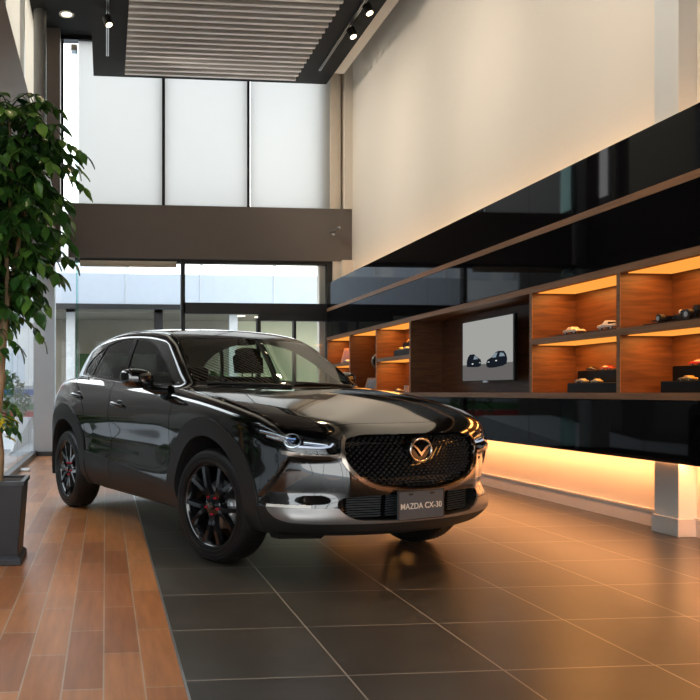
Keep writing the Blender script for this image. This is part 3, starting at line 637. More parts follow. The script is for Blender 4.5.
# ================= potted tree =================
m_leaf = bpy.data.materials.new('glossy_leaf'); m_leaf.use_nodes = True
_nt = m_leaf.node_tree; _b = _nt.nodes['Principled BSDF']; _g = _nt.nodes.new('ShaderNodeNewGeometry'); _r = _nt.nodes.new('ShaderNodeValToRGB')
_e = _r.color_ramp.elements; _e[0].color = (.018, .058, .010, 1); _e[1].color = (.13, .26, .04, 1); _r.color_ramp.elements.new(.55).color = (.035, .11, .018, 1)
_nt.links.new(_g.outputs['Random Per Island'], _r.inputs[0]); _nt.links.new(_r.outputs[0], _b.inputs['Base Color']); _b.inputs['Roughness'].default_value = .28
_b.inputs['Transmission Weight'].default_value = 0
_t = _nt.nodes.new('ShaderNodeBsdfTranslucent'); _mx = _nt.nodes.new('ShaderNodeMixShader'); _mx.inputs[0].default_value = .13
_hs = _nt.nodes.new('ShaderNodeHueSaturation'); _hs.inputs['Value'].default_value = 2.2; _nt.links.new(_r.outputs[0], _hs.inputs['Color']); _nt.links.new(_hs.outputs[0], _t.inputs[0])
_nt.links.new(_b.outputs[0], _mx.inputs[1]); _nt.links.new(_t.outputs[0], _mx.inputs[2]); _nt.links.new(_mx.outputs[0], _nt.nodes['Material Output'].inputs[0])
m_yel = mat('yellow_leaf', (.75, .52, .02), .4, noise=(9, .3)); m_bark = mat('pale_bark', (.42, .27, .15), .8, bump=.5, bscale=40, noise=(9, .25)); m_pot = mat('black_planter', (.016, .017, .022), .42)
def leaf(b, p, d, L, W, up=Vector((0, 0, 1)), mi=0):
    d = d.normalized(); s = d.cross(up)
    s = s.normalized() if s.length > .05 else Vector((1, 0, 0)); n = s.cross(d)
    prof = [(0, 0), (.12, .30), (.35, .5), (.6, .42), (.82, .2), (1, 0)]
    v = []; 
    for t, w_ in prof:
        c = p+d*(L*t)+n*(-.16*L*t*t)
        v += [c-s*(W*w_)+n*(.12*W), c, c+s*(W*w_)+n*(.12*W)]
    f_ = []
    for i in range(len(prof)-1):
        a = 3*i; f_ += [(a, a+3, a+4, a+1), (a+1, a+4, a+5, a+2)]
    b.add(v, f_, mi, True)
tree = thing('potted_tree', 'tall leafy green tree in a tapered black square planter at left', 'potted plant', (-.675, 4.97, 0))
MB().frustum((0, 0), .150, .182, .05, .49).build('planter', m_pot, tree, bevel=.004)
MB().box((-.172, -.172, 0), (.172, .172, .035)).frustum((0, 0), .172, .152, .035, .055).build('planter_base', m_pot, tree, bevel=.004)
MB().frustum((0, 0), .16, .16, .488, .4915).build('soil', mat('dark_soil', (.03, .02, .015), .9, noise=(30, .5)), tree)
rim = MB()
for a in ((-.19, -.19, .17, -.165), (-.19, .165, .17, .19), (-.19, -.19, -.165, .19), (.165, -.19, .19, .19)): rim.box((a[0], a[1], .48), (a[2], a[3], .505))
rim.build('planter_rim', m_pot, tree)
tk = MB()
T1 = [(.0, -.02, .48), (.015, -.02, .65), (-.005, -.02, .85), (.01, -.02, 1.02), (.03, 0, 1.15)]
tk.tube(T1, [.048, .040, .040, .037, .034], 12)
SB = [[(.03, 0, 1.13), (.05, -.02, 1.35), (.07, 0, 1.6), (.06, .03, 1.95), (.10, 0, 2.4), (.08, 0, 2.75)], [(.02, 0, 1.10), (-.05, .02, 1.3), (-.06, .02, 1.6), (-.10, .04, 2.0), (-.08, .05, 2.5)], [(.03, 0, 1.14), (.02, .05, 1.4), (.10, .10, 1.8), (.18, .1, 2.3), (.16, .08, 2.6)]]
for q in SB: tk.tube(q, [.022, .019, .016, .013, .010, .006][:len(q)], 9)
tk.build('trunk', m_bark, tree)
fo = MB(); tw = MB(); rnd = random.Random(11)
def branch(p0, d, L, droop, nl, ls=.10):
    p = Vector(p0); d = Vector(d).normalized(); pts = [p.copy()]; n = 8
    for i in range(n):
        d = (d+Vector((0, 0, -droop/n))).normalized(); p = p+d*(L/n); pts.append(p.copy())
    tw.tube(pts, [.005-.0035*i/n for i in range(n+1)], 5)
    for i in range(nl):
        t = .18+.82*(i+1)/nl; k = min(int(t*n), n-1); q = pts[k].lerp(pts[k+1], t*n-k) if k < n else pts[-1]
        ax = (pts[k+1]-pts[k]).normalized(); side = ax.cross(Vector((0, 0, 1))).normalized()*(1 if i % 2 else -1)
        dd = side*.75+ax*.5+Vector((rnd.uniform(-.3, .3), rnd.uniform(-.3, .3), rnd.uniform(-1.1, -.2)))
        if i == nl-1: dd = ax+Vector((0, 0, -.3))
        leaf(fo, q, dd, ls*rnd.uniform(.75, 1.2), ls*rnd.uniform(.5, .66), Vector((rnd.uniform(-.4, .4), rnd.uniform(-.4, .4), 1)).normalized())
for i in range(200):
    q = SB[rnd.randrange(3)]; z = 1.50+1.36*(i/200.); 
    for a, b_ in zip(q, q[1:]):
        if a[2] <= z <= b_[2]: break
    t = (z-a[2])/max(b_[2]-a[2], 1e-3); t = min(max(t, 0), 1); p = Vector(a).lerp(Vector(b_), t)
    ang = rnd.uniform(0, 2*PI); R_ = .42 if z > 1.9 else .30+.12*(z-1.5)/.4
    branch(p, (math.cos(ang), math.sin(ang), rnd.uniform(.3, 1.1)), rnd.uniform(.5, 1.05)*R_, rnd.uniform(.9, 2.0), rnd.randint(8, 12), rnd.uniform(.085, .12))
branch((.10, 0, 2.62), (1, -.1, .35), .50, 1.1, 11, .09); branch((.12, 0, 2.45), (1, -.05, .35), .50, 1.3, 12, .09); branch((.1, 0, 2.3), (1, .1, .2), .42, 1.3, 10, .10)
branch((.1, 0, 2.05), (1, -.2, .5), .42, 1.4, 10, .10); branch((.08, 0, 1.85), (1, -.2, .5), .36, 1.5, 9, .11)
for z, L_ in ((1.42, .16), (1.36, .16), (1.30, .14)): branch((.05, 0, z), (rnd.uniform(-.2, 1), -.7, .3), L_, 1.3, 5, .09)
for i in range(9):
    ang = rnd.uniform(-2.2, .7); branch((.015, -.02, .98-.015*i), (math.cos(ang), math.sin(ang), .4), rnd.uniform(.10, .17), 1.6, 5, .075)
for i in range(12): branch((.08, 0, 2.78), (math.cos(i*.9), math.sin(i*.9), .9), .32, 1.3, 8, .09)
fo.build('foliage', m_leaf, tree, fixn=False); tw.build('twigs', mat('green_twig', (.06, .09, .03), .6), tree)
yl = MB()
for i in range(12):
    ang = rnd.uniform(-2.4, .5); p = Vector((.015+.05*math.cos(ang), -.03+.05*math.sin(ang), rnd.uniform(.74, .90)))
    leaf(yl, p, Vector((math.cos(ang), math.sin(ang), rnd.uniform(-1.2, -.2))), rnd.uniform(.07, .10), .055)
yl.build('yellow_leaves', m_yel, tree, fixn=False)
# ================= the car =================
ROT = -1.192  # heading in the room
_th = TH
def cam2room(u, d): return (u*math.cos(_th)+d*math.sin(_th), -u*math.sin(_th)+d*math.cos(_th))
_o = cam2room(.362, 6.40); _f = cam2room(.4535, -.8913)
car = thing('car', 'glossy black compact crossover car parked diagonally across both floors', 'car', (_o[0], _o[1], 0), math.atan2(_f[1], _f[0]))
m_paint = mat('black_car_paint', (.003, .003, .0034), .08, coat=1.0, spec=.5)
m_paint.node_tree.nodes['Principled BSDF'].inputs['Coat IOR'].default_value = 1.68
m_clad = mat('dark_cladding_plastic', (.0165, .016, .0158), .46)
m_satin = mat('satin_grey_trim', (.30, .29, .285), .36, metal=.7)
m_piano = mat('piano_black', (.004, .004, .004), .06)
m_chrome = mat('dark_chrome', (.36, .31, .27), .2, metal=1)
m_bchrome = mat('bright_chrome', (.75, .73, .71), .12, metal=1)
m_cglass = glass('car_side_glass', (.64, .70, .66), ior=1.5); m_wglass = glass('windscreen_glass', (.52, .57, .50), ior=2.0)
m_rubber = mat('tyre_rubber', (.0045, .0045, .0045), .5)
m_rim = mat('gloss_black_rim', (.006, .006, .007), .14, coat=.8)
m_in = mat('black_interior', (.007, .007, .007), .7); m_seat = mat('seat_fabric', (.015, .015, .015), .8)
m_lens = glass('headlight_lens', (.85, .88, .9))
h_ = .0165
BV, BN, BT = surface_nets(f_body, (-2.35, -.05, .16), (2.40, 1.02, 1.68), h_)
class PM:  # a patch of body surface
    def __init__(s, V, N, T): s.V, s.N, s.T = V, N, T
    def cut(s, fv):
        """split by scalar function fv(V) -> (inside fv<0, outside)"""
        v = fv(s.V) if callable(fv) else fv
        v = np.where(np.abs(v) < 1e-7, 1e-7, v); inn = v < 0; k = inn[s.T].sum(1)
        A = [s.T[k == 3]]; B = [s.T[k == 0]]; nv = [s.V]; nn = [s.N]; cache = {}; cnt = len(s.V); eV = []; eN = []
        a_, b_ = [], []
        def ed(i, j):
            nonlocal cnt
            key = (i, j) if i < j else (j, i)
            if key in cache: return cache[key]
            t = v[i]/(v[i]-v[j]); eV.append(s.V[i]+t*(s.V[j]-s.V[i])); n = s.N[i]+t*(s.N[j]-s.N[i]); eN.append(n/np.linalg.norm(n))
            cache[key] = cnt; cnt += 1; return cnt-1
        for t in s.T[(k > 0) & (k < 3)]:
            for r in range(3):
                i, j, l = int(t[r]), int(t[(r+1) % 3]), int(t[(r+2) % 3])
                if inn[i] != inn[j] and inn[i] != inn[l]: break
            p, q = ed(i, j), ed(i, l)
            one, two = (a_, b_) if inn[i] else (b_, a_)
            one.append((i, p, q)); two.append((p, j, l)); two.append((p, l, q))
        V = np.vstack([s.V]+([np.array(eV)] if eV else [])); N = np.vstack([s.N]+([np.array(eN)] if eN else []))
        mk = lambda lst, ex: PM(V, N, np.vstack([lst[0]]+([np.array(ex)] if ex else []))).compact()
        return mk(A, a_), mk(B, b_)
    def compact(s):
        if len(s.T) == 0: return PM(np.zeros((0, 3)), np.zeros((0, 3)), np.zeros((0, 3), int))
        u, inv = np.unique(s.T, return_inverse=True); return PM(s.V[u], s.N[u], inv.reshape(-1, 3))
    def mirror(s):
        m = np.array([1, -1, 1.]); return PM(s.V*m, s.N*m, s.T[:, ::-1])
    def __add__(s, o): return PM(np.vstack([s.V, o.V]), np.vstack([s.N, o.N]), np.vstack([s.T, o.T+len(s.V)]))
    def offset(s, d):
        return PM(s.V+s.N*(d(s.V)[:, None] if callable(d) else d), s.N, s.T)
    def build(s, name, m, skirt=.012, parent=None):
        V, N, T = s.V, s.N, s.T; n0 = len(V)
        faces = T
        if skirt:
            E = np.vstack([T[:, [0, 1]], T[:, [1, 2]], T[:, [2, 0]]]); key = np.sort(E, 1)
            _, first, c = np.unique(key[:, 0]*10**7+key[:, 1], return_index=True, return_counts=True)
            e = E[first[c == 1]]
            e = e[~((np.abs(V[e[:, 0], 1]) < 1e-3) & (np.abs(V[e[:, 1], 1]) < 1e-3))]
            if len(e):
                W0 = V[e].reshape(-1, 3); Nn = N[e].reshape(-1, 3); W1 = W0-Nn*skirt
                k = len(e); o = n0
                mid = V[e].mean(1); dirv = V[e[:, 1]]-V[e[:, 0]]; out = np.cross(dirv, N[e[:, 0]]); out /= np.linalg.norm(out, axis=1)[:, None]+1e-9
                V = np.vstack([V, W0, W1]); on = np.repeat(out, 2, 0); N = np.vstack([N, on, on])
                i0 = o+2*np.arange(k); i1 = i0+1; j0 = i0+2*k; j1 = i1+2*k
                faces = np.vstack([T, np.stack([i1, i0, j0], 1), np.stack([i1, j0, j1], 1)])
        me = bpy.data.meshes.new(name); me.from_pydata(V.tolist(), [], faces.tolist()); me.materials.append(m)
        me.polygons.foreach_set('use_smooth', [True]*len(me.polygons)); me.update()
        me.normals_split_custom_set_from_vertices(N.tolist())
        o = bpy.data.objects.new(name, me); COL.objects.link(o); o.parent = parent or car; return o
def psdf(P, poly):
    """signed distance of 2D points to a polygon, negative inside"""
    poly = np.array(poly, float); d = np.full(len(P), 1e9); ins = np.zeros(len(P), bool)
    for a, b in zip(poly, np.roll(poly, -1, 0)):
        e = b-a; w = P-a; t = np.clip((w@e)/(e@e+1e-12), 0, 1); d = np.minimum(d, np.hypot(*(w-t[:, None]*e).T))
        c = ((a[1] <= P[:, 1]) & (b[1] > P[:, 1])) | ((b[1] <= P[:, 1]) & (a[1] > P[:, 1]))
        with np.errstate(divide='ignore', invalid='ignore'):
            xi = a[0]+(P[:, 1]-a[1])*(e[0]/(e[1] if abs(e[1]) > 1e-12 else 1e-12))
        ins ^= c & (P[:, 0] < xi)
    return np.where(ins, -d, d)
def ldist(P, line):
    d = np.full(len(P), 1e9); line = np.array(line, float)
    for a, b in zip(line[:-1], line[1:]):
        e = b-a; w = P-a; t = np.clip((w@e)/(e@e+1e-12), 0, 1); d = np.minimum(d, np.hypot(*(w-t[:, None]*e).T))
    return d
def smooth(poly, it=2, closed=True):
    P = np.array(poly, float)
    for _ in range(it):
        Q = np.roll(P, -1, 0); 
        if not closed: P2 = np.vstack([P[:1], np.stack([.75*P[:-1]+.25*P[1:], .25*P[:-1]+.75*P[1:]], 1).reshape(-1, 2), P[-1:]])
        else: P2 = np.stack([.75*P+.25*Q, .25*P+.75*Q], 1).reshape(-1, 2)
        P = P2
    return P
xz = lambda V: V[:, [0, 2]]; yz = lambda V: V[:, [1, 2]]; xy = lambda V: V[:, [0, 1]]
sz = lambda V: np.stack([V[:, 1]+(2.2-V[:, 0]), V[:, 2]], 1)
AND = np.maximum; OR = np.minimum
body = PM(BV, BN, BT)
_, body = body.cut(lambda V: V[:, 1])          # keep y > 0
# wheel openings
FA, RA = (1.3275, .36), (-1.3275, .36)
circ = lambda V, c, r: np.hypot(V[:, 0]-c[0], V[:, 2]-c[1])-r
hole = lambda V: AND(OR(circ(V, (1.305, .37), .405), circ(V, (-1.335, .385), .415)), .5-V[:, 1])
_, body = body.cut(hole)
under, body = body.cut(lambda V: V[:, 2]-.2525)
# grille, intake
GR = smooth([(-.2,.802),(.26,.806),(.36,.806),(.445,.790),(.478,.765),(.478,.70),(.468,.655),(.415,.587),(.32,.537),(.21,.517),(.10,.508),(-.2,.507)], 1)
INT = smooth([(-.2,.482),(.20,.480),(.43,.474),(.515,.462),(.525,.41),(.45,.352),(.34,.337),(-.2,.335)], 1)
front = lambda V: 1.7-V[:, 0]
grille_p, body = body.cut(lambda V: AND(psdf(yz(V), GR), front(V)))
intake_p, body = body.cut(lambda V: AND(psdf(yz(V), INT), front(V)))
wingline = smooth([(.47,.79),(.487,.755),(.495,.70),(.485,.648),(.428,.575),(.328,.522),(.21,.501),(.10,.493),(-.3,.492)], 2, closed=False)
wing, body = body.cut(lambda V: AND(ldist(yz(V), wingline)-.0105, front(V)))
HL = smooth([(1.37,.872),(1.17,.862),(.95,.842),(.69,.810),(.62,.795),(.535,.752),(.56,.712),(.60,.702),(.68,.700),(.78,.705),(.99,.722),(1.12,.742),(1.24,.778)], 1)
wing2, body = body.cut(lambda V: AND(AND(ldist(sz(V), [(.50,.752),(.545,.705),(.60,.690),(.68,.687),(.80,.692),(1.0,.712)])-.011, front(V)), .40-V[:, 1]))
head, body = body.cut(lambda V: AND(psdf(sz(V), HL), 1.4-V[:, 0]))
# LED marker strip and reflector recess
led, body = body.cut(lambda V: AND(ldist(sz(V), [(.785,.420),(1.13,.418)])-.009, 1.5-V[:, 0]))
# cladding
clad_line = lambda V: np.where(V[:, 0] > 1.6, V[:, 2]-.408, np.where(V[:, 0] < -1.75, V[:, 2]-.56, V[:, 2]-(.486-.066*V[:, 0])))
arch_out = lambda V: AND(OR(circ(V, (1.295, .36), .525), circ(V, (-1.355, .40), .535)), .45-V[:, 1])
archtrim, body = body.cut(arch_out)
archF, archR = archtrim.cut(lambda V: -V[:, 0])
# cut off what lies above the ring: none; sill + bumpers
lowclad, body = body.cut(lambda V: clad_line(V)+.0)
bumpF, rest = lowclad.cut(lambda V: 1.5-V[:, 0]); bumpR, sill = rest.cut(lambda V: V[:, 0]+1.5)
garn, bumpF = bumpF.cut(lambda V: psdf(sz(V), smooth([(1.14,.408),(1.10,.372),(1.03,.345),(.90,.332),(.50,.328),(.3,.325),(-.3,.325),(-.3,.42),(1.14,.42)], 1)))
# windows
DLO = smooth([(-1.40,1.188),(-1.50,1.265),(-1.36,1.355),(-1.10,1.448),(-.78,1.497),(-.36,1.492),(-.09,1.452),(.10,1.396),(.29,1.305),(.49,1.185),(.65,1.088),(.57,1.082),(-.5,1.138),(-.99,1.168)], 1)
side = lambda V: .45-V[:, 1]
dlo, body = body.cut(lambda V: AND(psdf(xz(V), DLO), side(V)))
GI = lambda V: psdf(xz(V), DLO)+.016
Bl = lambda V: ldist(xz(V), [(-.375,1.52),(-.30,1.10)]); Cl = lambda V: ldist(xz(V), [(-1.00,1.50),(-1.20,1.15)])
glassp, trimp = dlo.cut(lambda V: np.maximum(np.maximum(GI(V), .034-Bl(V)), .017-Cl(V)))
gF, gx = glassp.cut(lambda V: -.33-V[:, 0]); gQ, gR = gx.cut(lambda V: V[:, 0]+1.0+(1.45-V[:, 2])*.8)
WS = smooth([(-.2,1.080),(.40,1.083),(.70,1.086),(.735,1.090),(.705,1.15),(.668,1.25),(.628,1.35),(.60,1.42),(.575,1.448),(.50,1.457),(.3,1.465),(-.2,1.468)], 1)
wsp, body = body.cut(lambda V: AND(psdf(yz(V), WS), -V[:, 0]+.02))
wsg, wsf = wsp.cut(lambda V: psdf(yz(V), WS)+.022)
cowl, body = body.cut(lambda V: AND(AND(V[:, 2]-1.081, .86-V[:, 0]+.25*V[:, 1]**2+.0), AND(V[:, 0]-(1.105-.35*V[:, 1]**2-.1*V[:, 1]**4), V[:, 1]-.70)))
RG = smooth([(-.2,1.14),(.50,1.16),(.54,1.22),(.48,1.40),(.40,1.44),(-.2,1.45)], 1)
rearg, body = body.cut(lambda V: AND(psdf(yz(V), RG), V[:, 0]+1.55))
# tail light
tail, body = body.cut(lambda V: AND(psdf(xz(V), [(-1.66,1.085),(-1.80,1.135),(-2.3,1.13),(-2.3,.97),(-1.9,1.0)]), .35-V[:, 1]))
# gaps (thin strips removed)
HOOD = smooth([(1.12,-.3),(1.12,0),(1.105,.2),(1.05,.45),(.94,.64),(.83,.765),(1.01,.775),(1.31,.805),(1.49,.80),(1.66,.797),(1.80,.785),(1.92,.765),(1.985,.70),(2.03,.60),(2.045,.50),(2.045,.3),(2.05,0),(2.05,-.3)], 1)
hood, body = body.cut(lambda V: AND(psdf(xy(V), HOOD), .80-V[:, 2]))
_, body = body.cut(lambda V: AND(psdf(xy(V), HOOD)-.004, .80-V[:, 2]))
dB = [(-.47,1.13),(-.43,1.04),(-.36,.96),(-.31,.80),(-.29,.60),(-.285,.25)]
dF = [(.80,1.10),(.795,.98),(.785,.70),(.775,.40)]
dR = [(-1.45,1.17),(-1.20,1.08),(-1.02,1.0),(-.86,.88)]
FD = dB+[(.775,.25)]+dF[::-1]
RDo = [(-.47,1.13),(-.43,1.04),(-.36,.96),(-.31,.80),(-.29,.60),(-.285,.25),(-.6,.25),(-.86,.50),(-.86,.88),(-1.02,1.0),(-1.20,1.08),(-1.45,1.17)]
below = lambda V: V[:, 2]-(1.128-.052*V[:, 0])   # above this line the frame stays on the shell
def door_cut(pm, poly, sidef=side):
    f1 = lambda V: AND(AND(psdf(xz(V), poly)+.003, sidef(V)), below(V))
    ins, out = pm.cut(f1); _, out = out.cut(lambda V: AND(AND(psdf(xz(V), poly)-.003, sidef(V)), below(V))); return ins, out
doorF, body = door_cut(body, FD); doorR, body = door_cut(body, RDo)
sillF, sill = door_cut(sill, FD); sillR, sill = door_cut(sill, RDo)
flap = None
roofp, body = body.cut(lambda V: AND(AND(1.475-V[:, 2], V[:, 1]-.535), OR(-1.75-V[:, 0], V[:, 0]*0+1)))
# ---- build the pieces, both sides
def both(pm, name, m, skirt=.012, **k): a = pm.build(name, m, skirt, **k); b = pm.mirror().build(name, m, skirt, **k); return a, b
(body+body.mirror()).build('body_shell', m_paint); (under+under.mirror()).build('underbody', m_clad, 0)
(hood+hood.mirror()).build('hood', m_paint, .02); (roofp+roofp.mirror()).build('roof', m_paint, 0)
dfs = both(doorF, 'door', m_paint, .02); drs = both(doorR, 'door', m_paint, .02)
for d_, pc in zip(dfs, (sillF, sillF.mirror())): pc.offset(.010).build('door_cladding', m_clad, .02, parent=d_)
for d_, pc in zip(drs, (sillR, sillR.mirror())): pc.offset(.010).build('door_cladding', m_clad, .02, parent=d_)
both(sill.offset(.006), 'sill_cladding', m_clad, .02)
both(archF.offset(.012), 'wheel_arch_trim', m_clad, .035); both(archR.offset(.012), 'wheel_arch_trim', m_clad, .035)
bf = (bumpF+bumpF.mirror()).offset(.008).build('front_bumper_lip', m_clad, .02); (bumpR+bumpR.mirror()).offset(.008).build('rear_bumper', m_clad, .02)
(garn+garn.mirror()).offset(.010).build('bumper_garnish', m_satin, .01, parent=bf)
both(trimp, 'window_surround', m_piano, .012)
for g_, (nm) in ((gF, 'side_window'), (gR, 'side_window'), (gQ, 'quarter_window')): both(g_.offset(-.006), nm, m_cglass, 0)
(wsg+wsg.mirror()).offset(-.001).build('windscreen', m_wglass, 0); (wsf+wsf.mirror()).build('windscreen_border', m_piano, .004)
(cowl+cowl.mirror()).offset(-.006).build('cowl', mat('cowl_plastic', (.03, .03, .03), .5), .01); (rearg+rearg.mirror()).build('rear_window', glass('privacy_glass', (.10, .11, .10)), 0)
both(tail, 'tail_light', mat('red_tail_lens', (.35, .02, .01), .12, coat=.6))
(wing+wing.mirror()).offset(.010).build('grille_surround', m_chrome, .016); both(wing2.offset(.008), 'grille_wing', m_chrome, .012)
lds = both(led.offset(.004), 'marker_light', mat('marker_lens', (.85, .83, .78), .2), .01)
# recessed grille with a field of small studs
gp = grille_p+grille_p.mirror(); gb = gp.offset(-.045).build('grille', m_piano, 0)
gp0 = gp.build('grille_frame', m_piano, .05) if False else None
gedge = MB()
def fx(y, z): # body front x at (y,z)
    return float(F0(np.array([z]))[0]-CF(np.array([abs(y)]))[0]*CS(np.array([z]))[0])
# walls of the recess
def edge_strip(poly, name, m, dep, lift=0.):
    b = MB(); P = [p for p in poly if p[0] > -.05]
    loop = [(y, z) for y, z in P]; loop = [(max(y, 0), z) for y, z in loop]; loop = loop+[(-y, z) for y, z in loop[::-1]]
    n = len(loop); v = [(fx(y, z)+lift, y, z) for y, z in loop]+[(fx(y, z)-dep, y, z) for y, z in loop]
    b.add(v, [(i, (i+1) % n, n+(i+1) % n, n+i) for i in range(n)], 0, False); return b.build(name, m, car, fixn=False)
edge_strip(GR, 'grille_frame', m_piano, .06); edge_strip(INT, 'intake_frame', m_clad, .07)
st = MB(); m_stud = mat('grille_stud', (.02, .02, .021), .12)
row = 0; z = .520
while z < .80:
    y = -.486+(row % 2)*.018
    while y < .48:
        if psdf(np.array([[abs(y), z]]), GR)[0] < -.010 and not (math.hypot(y/.095, (z-.715)/.082) < 1):
            x = fx(y, z)-.028; r = .0135
            st.add([(x, y-r, z), (x, y, z-r*.8), (x, y+r, z), (x, y, z+r*.8), (x+.016, y, z+.003)], [(0, 1, 4), (1, 2, 4), (2, 3, 4), (3, 0, 4)])
        y += .036
    row += 1; z += .0155
st.build('grille_mesh', m_stud, gb, fixn=False)
# badge
bd = MB(); cbx = fx(0, .715)+.006; W2, H2 = .078, .062
pr_ = []
for i in range(40):
    a = 2*PI*i/40; pr_.append((W2*math.cos(a)*(1-.0*abs(math.sin(a))), H2*math.sin(a)))
ringp = [Vector((cbx, y, .715+z)) for y, z in pr_]; ringp.append(ringp[0]); 
bk = MB(); bk.prism([(y*1.13, .715+z*1.16) for y, z in pr_], 0, cbx-.06, cbx-.006); badge = bk.build('badge', m_piano, car)
bd.tube(ringp, .0068, 8, caps=False)
W_ = [(-.070,.030),(-.052,.028),(-.034,.020),(-.016,.004),(0,-.014),(.016,.004),(.034,.020),(.052,.028),(.070,.030),(.052,.014),(.034,.002),(.018,-.016),(0,-.036),(-.018,-.016),(-.034,.002),(-.052,.014)]
bd.prism([(y, .715+z) for y, z in W_], 0, cbx-.004, cbx+.006)
bd.build('emblem', m_bchrome, badge, bevel=.0015)
# lower intake: dark back, shutters
ip = intake_p+intake_p.mirror(); ib = ip.offset(-.065).build('lower_intake', m_piano, 0)
sh = MB()
for k in range(9):
    z = .352+.0135*k
    for y0, y1 in ((-.45, -.25), (.25, .45), (-.22, .22)):
        sh.add([(fx(y0, z)-.05, y0, z), (fx(y1, z)-.05, y1, z), (fx(y1, z)-.038, y1, z+.011), (fx(y0, z)-.038, y0, z+.011)], [(0, 1, 2, 3)])
sh.build('shutter', mat('intake_shutter', (.10, .11, .12), .35), ib, fixn=False)
# number plate
px_ = 2.258; pl = MB().box((px_-.012, -.212, .338), (px_, .124, .500)); plate = pl.build('plate', mat('slate_plate', (.070, .092, .112), .45), car, bevel=.004)
MB().box((px_-.04, -.10, .36), (px_-.012, .10, .48)).build('plate_bracket', m_piano, plate)
rimf = MB()
for a, b in (((-.212, .494), (.124, .500)), ((-.212, .338), (.124, .343)), ((-.212, .338), (-.207, .5)), ((.119, .338), (.124, .5))): rimf.box((px_, a[0], a[1]), (px_+.002, b[0], b[1]))
rimf.build('plate_rim', m_clad, plate)
MB().box((px_, -.135, .474), (px_+.001, -.105, .483)).box((px_, .02, .474), (px_+.001, .05, .483)).build('screw_slot', m_piano, plate)
M_ = Matrix.Translation((px_+.002, -.047, .412))@Matrix.Rotation(PI/2, 4, 'Z')@Matrix.Rotation(PI/2, 4, 'X')
text('lettering', 'MAZDA CX-30', .0465, mat('cream_letter', (.80, .76, .68), .5), plate, M_, 1.0)
# headlights: bowl, lamp, lens
for s_, P in ((1, head), (-1, head.mirror())):
    hl = P.offset(-.055).build('headlight', m_piano, 0)
    P.offset(.0).build('lens', m_lens, .05, parent=hl)
    q = MB()
    def H(s0, z, dep):   # point on the lamp at arc coordinate s0
        best = None
        for y in np.linspace(.42, .87, 91):
            x = 2.2+y-s0
            v = abs(float(f_body(np.array([x]), np.array([y]), np.array([z]))[0]))
            if best is None or v < best[0]: best = (v, x, y)
        n = grad(f_body, np.array([[best[1], best[2], z]]))[0]; n /= np.linalg.norm(n); p = np.array([best[1], best[2], z])-n*dep
        return Vector((p[0], p[1]*s_, p[2])), Vector((n[0], n[1]*s_, n[2]))
    def bar(pts, r, mm, nm, dep=.03): b_ = MB(); b_.tube([H(a, z, dep)[0] for a, z in pts], r, 10); b_.build(nm, mm, hl)
    m_drl = emat('lamp_glow', (.75, .83, 1), .6) if 'lamp_glow' not in MATS else MATS['lamp_glow']
    m_sil = mat('lamp_silver', (.62, .66, .72), .18, metal=1)
    bar([(1.22, .825), (1.10, .815), (1.0, .805), (.90, .795)], .014, m_sil, 'reflector_bar', .035)
    bar([(1.16, .795), (1.05, .783), (.95, .772)], .010, m_sil, 'reflector_bar', .03)
    bar([(.84, .775), (.74, .768), (.66, .758)], .016, m_sil, 'reflector_bar', .032)
    bar([(.88, .745), (.78, .742), (.70, .740), (.64, .748), (.62, .765)], .0055, m_drl, 'daytime_light', .018)
    c0, n0 = H(.93, .782, .035); u = n0.cross(Vector((0, 0, 1))).normalized(); v_ = u.cross(n0)
    b_ = MB(); b_.tube([c0+(u*math.cos(2*PI*i/28)*.044+v_*math.sin(2*PI*i/28)*.038)+n0*.012 for i in range(29)], .0055, 8, caps=False); b_.build('projector_ring', m_sil, hl)
    b_ = MB(); b_.ball((0, 0, 0), .030, 20, 12); o_ = b_.build('projector', glass('projector_glass', (.5, .6, .75)) if 'projector_glass' not in MATS else MATS['projector_glass'], hl); o_.location = c0
    b_ = MB(); b_.ball((0, 0, 0), .016, 14, 8); o_ = b_.build('bulb', m_sil, hl); o_.location = c0-n0*.012
# door mirrors
for s_ in (-1, 1):
    mx_ = -.05 if s_ < 0 else -.14; mm = MB(); n = 20; sec = []
    prof = [(-.105, .30), (-.095, .62), (-.06, .88), (0, 1.0), (.07, .95), (.11, .70), (.125, .30)]
    for t, k in prof:   # t runs outboard
        for i in range(n):
            a = 2*PI*i/n; cx_, cz_ = math.cos(a), math.sin(a)
            xx = .088*k*(abs(cx_)**.75)*(1 if cx_ > 0 else -1)*(1.0 if cx_ > 0 else .55); zz = .072*k*(abs(cz_)**.75)*(1 if cz_ > 0 else -1)
            sec.append((.50+mx_+xx-.18*(t+.1), s_*(.945+t), 1.135+zz+.05*t))
    m_ = len(prof); fs = [(i*n+k, i*n+(k+1) % n, (i+1)*n+(k+1) % n, (i+1)*n+k) for i in range(m_-1) for k in range(n)]+[tuple(range(n)), tuple(range((m_-1)*n, m_*n))]
    mm.add(sec, fs, 0, True); mo = mm.build('door_mirror', m_paint, car); sd = mo.modifiers.new('s', 'SUBSURF'); sd.levels = 1; sd.render_levels = 2
    MB().tube([(.62, s_*.78, 1.055), (.56+mx_, s_*.84, 1.055), (.50+mx_, s_*.90, 1.085)], [.036, .034, .030], 12).build('mirror_arm', m_piano, mo)
    MB().box((.408+mx_, s_*.93-.075, 1.095), (.418+mx_, s_*.93+.10, 1.185)).build('mirror_glass', m_bchrome, mo, bevel=.02)
